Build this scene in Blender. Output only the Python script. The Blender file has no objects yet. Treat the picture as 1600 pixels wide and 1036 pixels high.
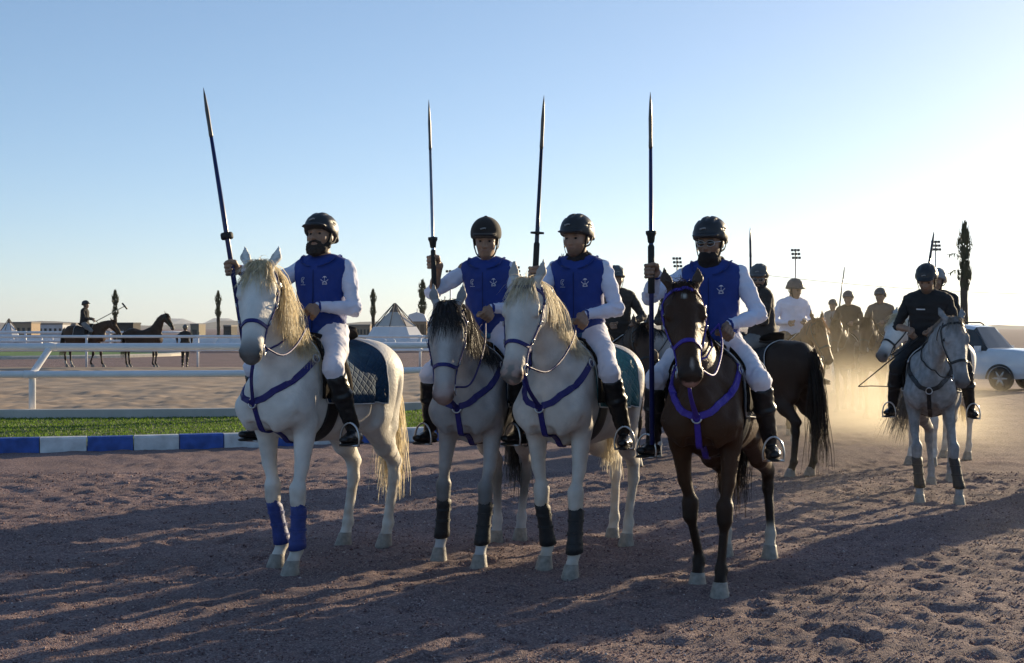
import bpy, math, random
import numpy as np
from math import radians as R, sin, cos, pi
random.seed(7); rng = np.random.default_rng(11)
scene = bpy.context.scene
col = scene.collection

# ------------------------------------------------------------------ camera
F_PX = 2133.0; CAM_H = 1.6; HOR = 512.0          # focal length / horizon row for a 1600 px wide frame
cam = bpy.data.cameras.new('camera'); cam_ob = bpy.data.objects.new('camera', cam); col.objects.link(cam_ob)
cam.sensor_width = 36.0; cam.lens = F_PX/1600*36.0
cam.clip_start = 0.1; cam.clip_end = 30000
cam_ob.location = (0, 0, CAM_H)
cam_ob.rotation_euler = (R(90) - math.atan((518-HOR)/F_PX), 0, 0)
scene.camera = cam_ob

# ------------------------------------------------------------------ sky, sun, exposure
SUN_AZ, SUN_EL = 41.0, 10.5                       # degrees right of the viewing direction / above the horizon
world = bpy.data.worlds.new('World'); scene.world = world; world.use_nodes = True
wn = world.node_tree.nodes; wl = world.node_tree.links
wn.clear()
sky = wn.new('ShaderNodeTexSky'); sky.sky_type = 'NISHITA'; sky.sun_disc = False
sky.sun_elevation = R(SUN_EL); sky.sun_rotation = R(SUN_AZ)
sky.altitude = 300; sky.air_density = 0.635; sky.dust_density = 0.50; sky.ozone_density = 2.2
bg = wn.new('ShaderNodeBackground'); bg.inputs['Strength'].default_value = 0.144
wo = wn.new('ShaderNodeOutputWorld')
gm_ = wn.new('ShaderNodeGamma'); gm_.inputs['Gamma'].default_value = 0.75
hs_n = wn.new('ShaderNodeHueSaturation'); hs_n.inputs['Saturation'].default_value = 1.10
wl.new(sky.outputs['Color'], gm_.inputs['Color']); wl.new(gm_.outputs['Color'], hs_n.inputs['Color']); wl.new(hs_n.outputs['Color'], bg.inputs['Color']); wl.new(bg.outputs['Background'], wo.inputs['Surface'])
sun_l = bpy.data.lights.new('sun', 'SUN'); sun_l.energy = 4.6; sun_l.angle = R(0.55); sun_l.color = (1.0, 0.80, 0.52)
sun_o = bpy.data.objects.new('sun', sun_l); col.objects.link(sun_o)
SUN_DIR = np.array([sin(R(SUN_AZ))*cos(R(SUN_EL)), cos(R(SUN_AZ))*cos(R(SUN_EL)), sin(R(SUN_EL))])
from mathutils import Vector, Matrix, Euler
sun_o.rotation_euler = Vector(SUN_DIR).to_track_quat('Z', 'Y').to_euler()
sun_o.location = (20, 20, 12)
scene.view_settings.view_transform = 'Standard'; scene.view_settings.look = 'None'
scene.view_settings.exposure = 0.84; scene.view_settings.gamma = 1.0
scene.view_settings.use_curve_mapping = False
scene.cycles.use_denoising = True
scene.cycles.max_bounces = 6; scene.cycles.volume_bounces = 0
scene.cycles.sample_clamp_indirect = 4.0
# ------------------------------------------------------------------ scene helpers
def tag(o, label=None, cat=None, group=None, kind=None):
    if label: o['label'] = label
    if cat: o['category'] = cat
    if group: o['group'] = group
    if kind: o['kind'] = kind
    return o
def empty(name, loc=(0,0,0), rz=0, sc=1.0):
    o = bpy.data.objects.new(name, None); col.objects.link(o)
    o.empty_display_size = 0.2; o.location = loc; o.rotation_euler = (0,0,rz); o.scale = (sc,)*3
    return o
def mk_mesh(name, V, F, smooth=True):
    V = np.asarray(V, np.float32)
    me = bpy.data.meshes.new(name)
    if isinstance(F, np.ndarray):
        n, m = F.shape
        me.vertices.add(len(V)); me.vertices.foreach_set('co', V.ravel())
        me.loops.add(n*m); me.loops.foreach_set('vertex_index', F.astype(np.int32).ravel())
        me.polygons.add(n); me.polygons.foreach_set('loop_start', np.arange(0, n*m, m, dtype=np.int32))
        me.update(calc_edges=True)
    else:
        me.from_pydata([tuple(map(float, v)) for v in V], [], [tuple(map(int, f)) for f in F])
    if smooth and len(me.polygons): me.polygons.foreach_set('use_smooth', np.ones(len(me.polygons), bool))
    me.validate()
    return me
def obj(name, me, mat=None, parent=None):
    o = bpy.data.objects.new(name, me); col.objects.link(o)
    if mat is not None:
        me.materials.clear(); me.materials.append(mat)
    if parent is not None: o.parent = parent
    return o
def set_col(me, rgb, name='coat'):
    a = me.color_attributes.new(name, 'FLOAT_COLOR', 'POINT')
    c = np.ones((len(me.vertices), 4), np.float32); c[:, :3] = rgb
    a.data.foreach_set('color', c.ravel())
class MB:
    """collects simple shapes into one mesh"""
    def __init__(s): s.v = []; s.f = []
    def add(s, V, F):
        b = len(s.v); s.v += [tuple(map(float, p)) for p in V]; s.f += [tuple(int(i)+b for i in f) for f in F]; return s
    def box(s, c, d, M=None):
        x, y, z = [q/2 for q in d]
        P = np.array([(i*x, j*y, k*z) for i in (-1,1) for j in (-1,1) for k in (-1,1)])
        if M is not None: P = P @ np.asarray(M).T
        P = P + np.asarray(c)
        return s.add(P, [(0,1,3,2),(4,6,7,5),(0,4,5,1),(2,3,7,6),(0,2,6,4),(1,5,7,3)])
    def prism(s, poly, y0, y1):            # poly in x,z extruded along y
        n = len(poly); V = [(x, y0, z) for x, z in poly] + [(x, y1, z) for x, z in poly]
        F = [tuple(range(n)), tuple(range(2*n-1, n-1, -1))] + [(i, i+n, (i+1)%n+n, (i+1)%n) for i in range(n)]
        return s.add(V, F)
    def tube(s, pts, rad, n=8, closed=False, cap=True):
        V, F = tube(pts, rad, n, closed, cap); return s.add(V, F)
    def lathe(s, prof, n=16, c=(0,0,0), M=None):    # prof: (r, z)
        V = []; F = []
        for r, z in prof:
            for i in range(n):
                a = 2*pi*i/n; V.append((r*cos(a), r*sin(a), z))
        for j in range(len(prof)-1):
            for i in range(n): F.append((j*n+i, j*n+(i+1)%n, (j+1)*n+(i+1)%n, (j+1)*n+i))
        F.append(tuple(range(n-1, -1, -1))); F.append(tuple((len(prof)-1)*n+i for i in range(n)))
        V = np.array(V)
        if M is not None: V = V @ np.asarray(M).T
        return s.add(V + np.asarray(c), F)
    def build(s, name, mat=None, parent=None, smooth=False):
        return obj(name, mk_mesh(name, np.array(s.v), s.f, smooth), mat, parent)
def unit(v):
    v = np.asarray(v, float); return v/(np.linalg.norm(v)+1e-12)
def tube(pts, rad, n=8, closed=False, cap=True):
    P = np.asarray(pts, float); m = len(P)
    rad = np.broadcast_to(np.asarray(rad, float), (m,))
    T = np.gradient(P, axis=0) if not closed else np.roll(P, -1, 0)-np.roll(P, 1, 0)
    T /= np.linalg.norm(T, axis=1, keepdims=True)+1e-12
    ref = np.array([0, 0, 1.0]) if abs(T[0][2]) < .9 else np.array([1.0, 0, 0])
    V = []; u = None
    for i in range(m):
        u = (ref if u is None else u); u = unit(u - T[i]*np.dot(u, T[i])); w = np.cross(T[i], u)
        for k in range(n):
            a = 2*pi*k/n; V.append(P[i]+rad[i]*(cos(a)*u+sin(a)*w))
    F = []
    for i in range(m if closed else m-1):
        j = (i+1) % m
        for k in range(n): F.append((i*n+k, i*n+(k+1)%n, j*n+(k+1)%n, j*n+k))
    if cap and not closed:
        F.append(tuple(range(n-1, -1, -1))); F.append(tuple((m-1)*n+k for k in range(n)))
    return V, F
def smooth_path(pts, n, closed=False):
    P = np.asarray(pts, float)
    if closed: Q = np.vstack([P[-1], P, P[0], P[1]]); m = len(P)
    else: Q = np.vstack([2*P[0]-P[1], P, 2*P[-1]-P[-2]]); m = len(P)-1
    out = []
    for t in np.linspace(0, m, n, endpoint=not closed):
        i = min(int(t), m-1); f = t-i; a, b, c, d = Q[i], Q[i+1], Q[i+2], Q[i+3]
        out.append(.5*((2*b)+(c-a)*f+(2*a-5*b+4*c-d)*f*f+(3*b-a-3*c+d)*f**3))
    return np.array(out)
def wob(P, s=1.0, seed=0):
    """cheap smooth noise, about -1..1"""
    P = np.asarray(P, float)*s; o = np.zeros(P.shape[:-1]); r = np.random.default_rng(seed); a = 1.0
    for k in range(7):
        d = r.normal(size=3); d /= np.linalg.norm(d); f = r.uniform(.6, 2.1)
        e = r.normal(size=3); g = r.uniform(.6, 2.1)
        o += np.sin(P@d*f*2*pi + r.uniform(0, 6.28) + 1.3*np.sin(P@e*g*2.0+r.uniform(0, 6.28)))
    return o/4.0

# ------------------------------------------------------------------ implicit shapes -> smooth continuous meshes
class Shape:
    def __init__(s): s.pr = []; s.g = None
    def seg(s, a, b, ra, rb=None, side=(0,1,0), k=.03, sub=False, cap=None):
        rb = ra if rb is None else rb
        ra = (ra, ra) if np.isscalar(ra) else ra; rb = (rb, rb) if np.isscalar(rb) else rb
        a = np.asarray(a, float); b = np.asarray(b, float); L = np.linalg.norm(b-a)
        w = (b-a)/max(L, 1e-9); u = np.asarray(side, float); u = u-w*np.dot(u, w)
        if np.linalg.norm(u) < 1e-4: u = np.cross(w, (1, 0, 0.3))
        u = unit(u); v = np.cross(w, u)
        s.pr.append(('s', a, b, np.stack([u, v, w]), np.array(ra, float), np.array(rb, float), k, sub, cap)); return s
    def ell(s, c, r, M=None, k=.03, sub=False):
        r = np.array((r,)*3 if np.isscalar(r) else r, float)
        M = np.eye(3) if M is None else np.asarray(M, float)      # rows = axes
        s.pr.append(('e', np.asarray(c, float), None, M, r, None, k, sub, None)); return s
    def chain(s, pts, rad, side=(0,1,0), k=.02, cap=None):
        for i in range(len(pts)-1):
            sd = side if np.ndim(side) == 1 else side[i]
            s.seg(pts[i], pts[i+1], rad[i], rad[i+1], sd, k, cap=cap)
        return s
    def cut(s, c, n, k=.004):                                    # keeps the side the normal points away from
        s.pr.append(('p', np.asarray(c, float), None, unit(n), None, None, k, True, None)); return s
    @staticmethod
    def dist(p, P):
        t = p[0]
        if t == 'p': return -((P-p[1])@p[3])
        if t == 'e':
            q = (P-p[1])@p[3].T; Rr = p[4]
        else:
            a, b, M, ra, rb, cap = p[1], p[2], p[3], p[4], p[5], p[8]
            L = np.linalg.norm(b-a); q = (P-a)@M.T
            h = q[..., 2]; t_ = np.clip(h/max(L, 1e-9), 0, 1)
            Ru = ra[0]+(rb[0]-ra[0])*t_; Rv = ra[1]+(rb[1]-ra[1])*t_
            Rw = .5*(Ru+Rv) if cap is None else np.full_like(Ru, cap)
            q = np.stack([q[..., 0], q[..., 1], h-t_*L], -1); Rr = np.stack([Ru, Rv, Rw], -1)
        k0 = np.sqrt(((q/Rr)**2).sum(-1)); k1 = np.sqrt(((q/Rr**2)**2).sum(-1))
        return np.where(k1 < 1e-6, -np.min(Rr, -1), k0*(k0-1)/np.maximum(k1, 1e-6))
    @staticmethod
    def join(D, d, k, sub):
        if sub:
            d = -d; h = np.clip(.5+.5*(D-d)/k, 0, 1); return d+(D-d)*h+k*h*(1-h)
        h = np.clip(.5+.5*(D-d)/k, 0, 1); return D+(d-D)*h-k*h*(1-h)
    def at(s, P):
        P = np.asarray(P, float)
        if s.g is not None:                                      # the sampled field is at hand
            D, lo, h = s.g; q = np.clip((P-lo)/h, 0, np.array(D.shape)-1.001); i = q.astype(int); t = q-i
            x, y, z = i[..., 0], i[..., 1], i[..., 2]; a, b, c = t[..., 0], t[..., 1], t[..., 2]
            e = lambda dx, dy: D[x+dx, y+dy, z]*(1-c)+D[x+dx, y+dy, z+1]*c
            return (e(0, 0)*(1-b)+e(0, 1)*b)*(1-a)+(e(1, 0)*(1-b)+e(1, 1)*b)*a
        D = np.full(P.shape[:-1], 1.0)
        for p in s.pr: D = s.join(D, s.dist(p, P), p[6], p[7])
        return D
    def grad(s, P, e=.008):
        P = np.asarray(P, float); g = np.stack([s.at(P+np.eye(3)[i]*e)-s.at(P-np.eye(3)[i]*e) for i in range(3)], -1)
        return g/(np.linalg.norm(g, axis=-1, keepdims=True)+1e-9)
    def snap(s, P, off=0.0, it=5, only_inside=False):
        P = np.array(P, float)
        for _ in range(it):
            d = s.at(P)-off
            if only_inside: d = np.minimum(d, 0)
            P = P-s.grad(P)*d[..., None]*.9
        return P
    def box(s, p, m):
        if p[0] == 'p': return None
        if p[0] == 'e': e = np.abs(p[3]).T@p[4]; return p[1]-e-m, p[1]+e+m
        ra = max(p[4]); rb = max(p[5])
        return np.minimum(p[1]-ra, p[2]-rb)-m, np.maximum(p[1]+ra, p[2]+rb)+m
    def mesh(s, h, reach=0.0):
        bs = [s.box(p, 0) for p in s.pr if not p[7]]
        lo = np.min([b[0] for b in bs], 0)-3*h-reach; hi = np.max([b[1] for b in bs], 0)+3*h+reach
        n = np.ceil((hi-lo)/h).astype(int)+1
        D = np.full(n, .2, np.float32); ax = [lo[i]+h*np.arange(n[i]) for i in range(3)]
        for p in s.pr:
            b = s.box(p, p[6]+2.5*h+reach)
            if b is None: i0 = np.zeros(3, int); i1 = n
            else:
                i0 = np.clip(np.floor((b[0]-lo)/h).astype(int), 0, n); i1 = np.clip(np.ceil((b[1]-lo)/h).astype(int)+1, 0, n)
            if (i1 <= i0).any(): continue
            G = np.stack(np.meshgrid(*[ax[i][i0[i]:i1[i]] for i in range(3)], indexing='ij'), -1)
            sl = tuple(slice(i0[i], i1[i]) for i in range(3))
            D[sl] = s.join(D[sl], s.dist(p, G), p[6], p[7])
        if reach: s.g = (D, lo, h)
        return nets(D, lo, h)
def nets(D, lo, h):
    S = D < 0
    n = np.array(D.shape)
    C = np.zeros(n-1, np.int8); offs = [(i, j, k) for i in (0,1) for j in (0,1) for k in (0,1)]
    for o in offs: C += S[o[0]:n[0]-1+o[0], o[1]:n[1]-1+o[1], o[2]:n[2]-1+o[2]]
    idx = np.argwhere((C > 0) & (C < 8))
    vid = np.full(n-1, -1, np.int32); vid[tuple(idx.T)] = np.arange(len(idx))
    val = np.stack([D[idx[:, 0]+o[0], idx[:, 1]+o[1], idx[:, 2]+o[2]] for o in offs], 1)
    acc = np.zeros((len(idx), 3)); cnt = np.zeros(len(idx))
    for a in range(8):
        for b in range(a+1, 8):
            oa, ob = np.array(offs[a]), np.array(offs[b])
            if np.abs(oa-ob).sum() != 1: continue
            va, vb = val[:, a], val[:, b]; m = (va < 0) != (vb < 0)
            t = np.where(m, va/np.where(m, va-vb, 1), 0)
            acc += m[:, None]*(oa+(ob-oa)*t[:, None]); cnt += m
    V = lo+h*(idx+acc/cnt[:, None])
    F = []
    for ax in range(3):
        b, c = [(1, 2), (2, 0), (0, 1)][ax]
        s0 = [slice(1, -1)]*3; s1 = [slice(1, -1)]*3; s0[ax] = slice(0, -1); s1[ax] = slice(1, None)
        A = S[tuple(s0)]; B = S[tuple(s1)]
        e = np.argwhere(A != B); ins = A[tuple(e.T)]
        e[:, b] += 1; e[:, c] += 1
        q = []
        for db, dc in ((-1,-1), (0,-1), (0,0), (-1,0)):
            x = e.copy(); x[:, b] += db; x[:, c] += dc; q.append(vid[tuple(x.T)])
        q = np.stack(q, 1); q[~ins] = q[~ins][:, ::-1]; F.append(q)
    F = np.vstack(F)
    return V, F[(F >= 0).all(1)]
def relax(V, F, it=1, lam=.5):
    e = np.vstack([F[:, [0,1]], F[:, [1,2]], F[:, [2,3]], F[:, [3,0]]])
    for _ in range(it):
        s = np.zeros_like(V); c = np.zeros(len(V))
        for k in range(3): s[:, k] = np.bincount(e[:, 0], V[e[:, 1], k], len(V))+np.bincount(e[:, 1], V[e[:, 0], k], len(V))
        c = np.bincount(e[:, 0], minlength=len(V))+np.bincount(e[:, 1], minlength=len(V))
        V = V+lam*(s/np.maximum(c, 1)[:, None]-V)
    return V
def ribbon(P, N, width, thick, closed=False):
    """strap of rectangular section along P, its flat side facing N"""
    P = np.asarray(P, float); m = len(P); width = np.broadcast_to(width, (m,))
    T = np.gradient(P, axis=0) if not closed else np.roll(P, -1, 0)-np.roll(P, 1, 0)
    T /= np.linalg.norm(T, axis=1, keepdims=True)+1e-12
    B = np.cross(T, N); B /= np.linalg.norm(B, axis=1, keepdims=True)+1e-12
    w = (width/2)[:, None]*B; t = thick/2*np.asarray(N)
    V = np.stack([P-w-t, P+w-t, P+w*.85+t, P-w*.85+t], 1).reshape(-1, 3)
    F = []
    for i in range(m if closed else m-1):
        j = (i+1) % m
        for k in range(4): F.append((4*i+k, 4*i+(k+1)%4, 4*j+(k+1)%4, 4*j+k))
    if not closed: F += [(3,2,1,0), tuple(4*(m-1)+k for k in range(4))]
    return V, F
def strap(sh, pts, width, thick=.006, off=.004, n=None, closed=False, mode='snap'):
    P = smooth_path(pts, n or max(10, 6*len(pts)), closed)
    P = sh.snap(P, off, only_inside=(mode == 'push'))
    return ribbon(P, sh.grad(P), width, thick, closed)
def strands(roots, dirs, length, width, sh=None, grav=1.0, seg=7, curl=.03, seed=0, off=.006, stiff=.5, order=None):
    """hair: one tapered flat strip for each root"""
    r = np.random.default_rng(seed); n = len(roots)
    length = np.broadcast_to(length, (n,)); P = [np.asarray(roots, float)]
    d = np.asarray(dirs, float).copy(); d /= np.linalg.norm(d, axis=1, keepdims=True)
    nl = max(1, n//14); lock = r.integers(0, nl, n) if order is None else (np.argsort(np.argsort(order))*nl//n)
    for i in range(seg-1):
        st = (length/(seg-1))[:, None]
        j = (r.normal(size=(nl, 3))[lock]*.85+r.normal(size=(n, 3))*.35)*curl*3
        d = d*stiff+np.array([0, 0, -1.0])*grav*(1-stiff)+j; d /= np.linalg.norm(d, axis=1, keepdims=True)
        q = P[-1]+d*st
        if sh is not None:
            for _ in range(2):
                dd = np.minimum(sh.at(q)-off-.002*i, 0); q = q-sh.grad(q)*dd[:, None]
            d = q-P[-1]; d /= np.linalg.norm(d, axis=1, keepdims=True)+1e-9
        P.append(q)
    P = np.stack(P, 1)                                   # n, seg, 3
    T = np.gradient(P, axis=1); rv = r.normal(size=(n, 1, 3)); B = np.cross(T, rv+np.zeros_like(T)); B /= np.linalg.norm(B, axis=2, keepdims=True)+1e-9
    tw = np.linspace(1, .12, seg)**.7; w = np.broadcast_to(width, (n,))[:, None, None]*tw[None, :, None]*.5
    V = np.stack([P-B*w, P+B*w], 2).reshape(-1, 3)
    base = np.arange(n)[:, None]*seg*2+np.arange(seg-1)[None]*2
    F = np.stack([base, base+1, base+3, base+2], -1).reshape(-1, 4)
    return V, F
def rot(yaw=0, pitch=0, roll=0):
    """rows: forward, left, up of a frame turned by yaw (to the left), pitch (nose down positive) and roll"""
    return np.array(Matrix.Rotation(R(yaw), 3, 'Z') @ Matrix.Rotation(R(pitch), 3, 'Y') @ Matrix.Rotation(R(roll), 3, 'X')).T
# ------------------------------------------------------------------ materials
_mats = {}
def mat(name, color=(.5,.5,.5), rough=.6, attr=None, var=.12, vscale=8.0, bump=.0, bscale=60.0, metal=0.0, spec=.4,
        color2=None, sheen=0.0, extra=None, trans=0.0, coatw=0.0, detail=4.0):
    if name in _mats: return _mats[name]
    m = bpy.data.materials.new(name); m.use_nodes = True; nt = m.node_tree; N = nt.nodes; L = nt.links
    b = N['Principled BSDF']; b.inputs['Roughness'].default_value = rough; b.inputs['Metallic'].default_value = metal
    b.inputs['Specular IOR Level'].default_value = spec
    if sheen: b.inputs['Sheen Weight'].default_value = sheen; b.inputs['Sheen Roughness'].default_value = .4
    if coatw: b.inputs['Coat Weight'].default_value = coatw
    tc = N.new('ShaderNodeTexCoord')
    nz = N.new('ShaderNodeTexNoise'); nz.inputs['Scale'].default_value = vscale; nz.inputs['Detail'].default_value = detail
    L.new(tc.outputs['Object'], nz.inputs['Vector'])
    if attr:
        src = N.new('ShaderNodeAttribute'); src.attribute_name = attr; base = src.outputs['Color']
    else:
        src = N.new('ShaderNodeRGB'); src.outputs[0].default_value = (*color, 1); base = src.outputs[0]
    mr = N.new('ShaderNodeMapRange'); mr.inputs['From Min'].default_value = .3; mr.inputs['From Max'].default_value = .7
    L.new(nz.outputs['Fac'], mr.inputs['Value'])
    mx = N.new('ShaderNodeMix'); mx.data_type = 'RGBA'
    if color2 is not None:
        L.new(mr.outputs['Result'], mx.inputs['Factor']); L.new(base, mx.inputs[6]); mx.inputs[7].default_value = (*color2, 1)
        out = mx.outputs[2]
    else:
        mr.inputs['To Min'].default_value = 1-var; mr.inputs['To Max'].default_value = 1+var
        mx.blend_type = 'MULTIPLY'; mx.inputs['Factor'].default_value = 1
        L.new(base, mx.inputs[6]); L.new(mr.outputs['Result'], mx.inputs[7]); out = mx.outputs[2]
    L.new(out, b.inputs['Base Color'])
    if bump:
        n2 = N.new('ShaderNodeTexNoise'); n2.inputs['Scale'].default_value = bscale; n2.inputs['Detail'].default_value = 5
        L.new(tc.outputs['Object'], n2.inputs['Vector'])
        bp = N.new('ShaderNodeBump'); bp.inputs['Strength'].default_value = bump; bp.inputs['Distance'].default_value = .01
        L.new(n2.outputs['Fac'], bp.inputs['Height']); L.new(bp.outputs['Normal'], b.inputs['Normal'])
    if trans:
        t = N.new('ShaderNodeBsdfTranslucent'); ms = N.new('ShaderNodeMixShader'); ms.inputs[0].default_value = trans
        L.new(out, t.inputs['Color']); L.new(b.outputs['BSDF'], ms.inputs[1]); L.new(t.outputs['BSDF'], ms.inputs[2])
        L.new(ms.outputs[0], N['Material Output'].inputs['Surface'])
    if extra: extra(m, N, L, b, tc, out)
    _mats[name] = m
    return m
def fac_noise(N, L, tc, scale, lo, hi, detail=3.0, vec=None):
    n = N.new('ShaderNodeTexNoise'); n.inputs['Scale'].default_value = scale; n.inputs['Detail'].default_value = detail
    L.new(vec or tc.outputs['Object'], n.inputs['Vector'])
    r = N.new('ShaderNodeMapRange'); r.inputs['From Min'].default_value = lo; r.inputs['From Max'].default_value = hi
    L.new(n.outputs['Fac'], r.inputs['Value']); return r.outputs['Result']
def quilt(m, N, L, b, tc, out):
    """diamond stitching as fine relief"""
    sx = N.new('ShaderNodeSeparateXYZ'); L.new(tc.outputs['Object'], sx.inputs[0])
    hs = []
    for sg in (1, -1):
        a = N.new('ShaderNodeMath'); a.operation = 'MULTIPLY_ADD'; a.inputs[1].default_value = sg
        L.new(sx.outputs['Z'], a.inputs[0]); L.new(sx.outputs['X'], a.inputs[2])
        f = N.new('ShaderNodeMath'); f.operation = 'PINGPONG'; f.inputs[1].default_value = .03; L.new(a.outputs[0], f.inputs[0])
        g = N.new('ShaderNodeMath'); g.operation = 'MINIMUM'; g.inputs[1].default_value = .012; L.new(f.outputs[0], g.inputs[0]); hs.append(g)
    mn = N.new('ShaderNodeMath'); mn.operation = 'MINIMUM'; L.new(hs[0].outputs[0], mn.inputs[0]); L.new(hs[1].outputs[0], mn.inputs[1])
    bp = N.new('ShaderNodeBump'); bp.inputs['Strength'].default_value = 1.0; bp.inputs['Distance'].default_value = .35
    L.new(mn.outputs[0], bp.inputs['Height']); L.new(bp.outputs['Normal'], b.inputs['Normal'])
def M_(k):
    T = dict(
        coat=lambda: mat('coat_hair', attr='coat', rough=.55, var=.13, vscale=9, bump=.38, bscale=60, spec=.22, sheen=.0, detail=9.0),
        hair=lambda: mat('long_hair', attr='coat', rough=.42, var=.25, vscale=30, spec=.4, trans=.5),
        hoof=lambda: mat('hoof_horn', (.27,.24,.205), .6, var=.25, vscale=30, bump=.3, bscale=80),
        hoof_dark=lambda: mat('hoof_horn_dark', (.22,.20,.18), .6, var=.25, vscale=30, bump=.3, bscale=80),
        eye=lambda: mat('eye_dark', (.012,.008,.006), .08, spec=.6),
        strap_blue=lambda: mat('strap_blue', (.016,.014,.135), .5, var=.15, vscale=40, bump=.3, bscale=260),
        strap_violet=lambda: mat('strap_violet', (.055,.028,.30), .5, var=.15, vscale=40, bump=.3, bscale=260),
        strap_black=lambda: mat('strap_black', (.018,.016,.016), .45, var=.2, vscale=40, bump=.3, bscale=200),
        strap_brown=lambda: mat('strap_brown', (.07,.035,.018), .45, var=.2, vscale=40, bump=.3, bscale=200),
        strap_tan=lambda: mat('cord_tan', (.45,.40,.30), .7, var=.2, vscale=40),
        steel=lambda: mat('steel', (.55,.55,.56), .28, metal=1.0, var=.08),
        leather=lambda: mat('saddle_leather', (.020,.016,.014), .8, var=.3, vscale=20, bump=.25, bscale=90, spec=.04),
        pad_teal=lambda: mat('pad_teal', (.010,.08,.12), .75, var=.15, vscale=20, extra=quilt),
        pad_navy=lambda: mat('pad_navy', (.008,.045,.10), .85, var=.15, vscale=20, extra=quilt),
        pad_sea=lambda: mat('pad_sea', (.025,.13,.155), .75, var=.15, vscale=20, extra=quilt),
        pad_black=lambda: mat('pad_black', (.025,.025,.028), .7, var=.15, vscale=20, extra=quilt),
        pad_grey=lambda: mat('pad_grey', (.12,.13,.16), .7, var=.15, vscale=20, extra=quilt),
        piping=lambda: mat('piping_white', (.62,.62,.62), .6),
        boot_blue=lambda: mat('leg_boot_blue', (.025,.045,.20), .55, var=.2, vscale=30, bump=.3, bscale=120),
        boot_black=lambda: mat('leg_boot_black', (.02,.02,.022), .6, var=.2, vscale=30, bump=.3, bscale=120),
        band_green=lambda: mat('band_green', (.015,.06,.04), .6),
        skin=lambda: mat('skin', attr='coat', rough=.5, var=.10, vscale=25, bump=.08, bscale=150, spec=.4),
        vest=lambda: mat('vest_blue', (.013,.038,.22), .75, var=.10, vscale=9, bump=.35, bscale=26, sheen=.05),
        vest_trim=lambda: mat('vest_trim', (.015,.075,.20), .6, color2=(.10,.34,.46), vscale=22, detail=1.0),
        white_cloth=lambda: mat('shirt_white', (.70,.72,.86), .75, var=.06, vscale=10, bump=.9, bscale=15),
        breeches=lambda: mat('breeches_white', (.74,.73,.81), .75, var=.06, vscale=8, bump=.55, bscale=13),
        black_cloth=lambda: mat('cloth_black', (.016,.016,.018), .8, var=.2, vscale=8, bump=.5, bscale=22),
        brown_cloth=lambda: mat('cloth_brown', (.045,.034,.028), .8, var=.2, vscale=8, bump=.5, bscale=22),
        tan_cloth=lambda: mat('cloth_tan', (.16,.12,.09), .8, var=.2, vscale=8, bump=.5, bscale=22),
        grey_cloth=lambda: mat('cloth_grey', (.18,.18,.18), .8, var=.2, vscale=8, bump=.5, bscale=22),
        boot=lambda: mat('riding_boot', (.012,.012,.013), .36, var=.3, vscale=14, bump=.35, bscale=30),
        sole=lambda: mat('boot_sole', (.03,.028,.026), .8),
        helmet=lambda: mat('helmet_shell', (.028,.028,.03), .42, var=.2, vscale=20, bump=.15, bscale=300),
        velvet=lambda: mat('helmet_velvet', (.028,.021,.018), .85, var=.2, vscale=20, bump=.2, bscale=300, sheen=.15),
        helmet_grey=lambda: mat('helmet_grey', (.09,.09,.09), .5, var=.2, vscale=20),
        helmet_pale=lambda: mat('helmet_pale', (.28,.28,.28), .5, var=.2, vscale=20),
        webbing=lambda: mat('webbing_black', (.014,.014,.014), .7),
        lens=lambda: mat('dark_lens', (.03,.02,.015), .06, spec=.8, coatw=.6),
        beard=lambda: mat('beard_hair', (.028,.020,.016), .8, var=.4, vscale=60, bump=.9, bscale=90),
        scarf=lambda: mat('neck_scarf', (.017,.013,.013), .85, var=.2, bump=.6, bscale=30),
        mark=lambda: mat('emblem_white', (.72,.74,.78), .7),
        vest_seam=lambda: mat('vest_seam', (.006,.016,.09), .8),
        lance_blue=lambda: mat('lance_blue', (.007,.016,.095), .32, var=.15, vscale=18, spec=.5),
        lance_brown=lambda: mat('lance_navy', (.008,.011,.035), .32, var=.15, vscale=18, spec=.5),
        lance_steel=lambda: mat('lance_steel', (.33,.34,.37), .30, metal=1.0, var=.15, vscale=18),
        lance_tip=lambda: mat('lance_tip', (.10,.09,.085), .4, metal=.5, var=.2),
        rubber=lambda: mat('rubber_black', (.02,.02,.02), .7, bump=.4, bscale=120),
    )
    return T[k]()
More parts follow.
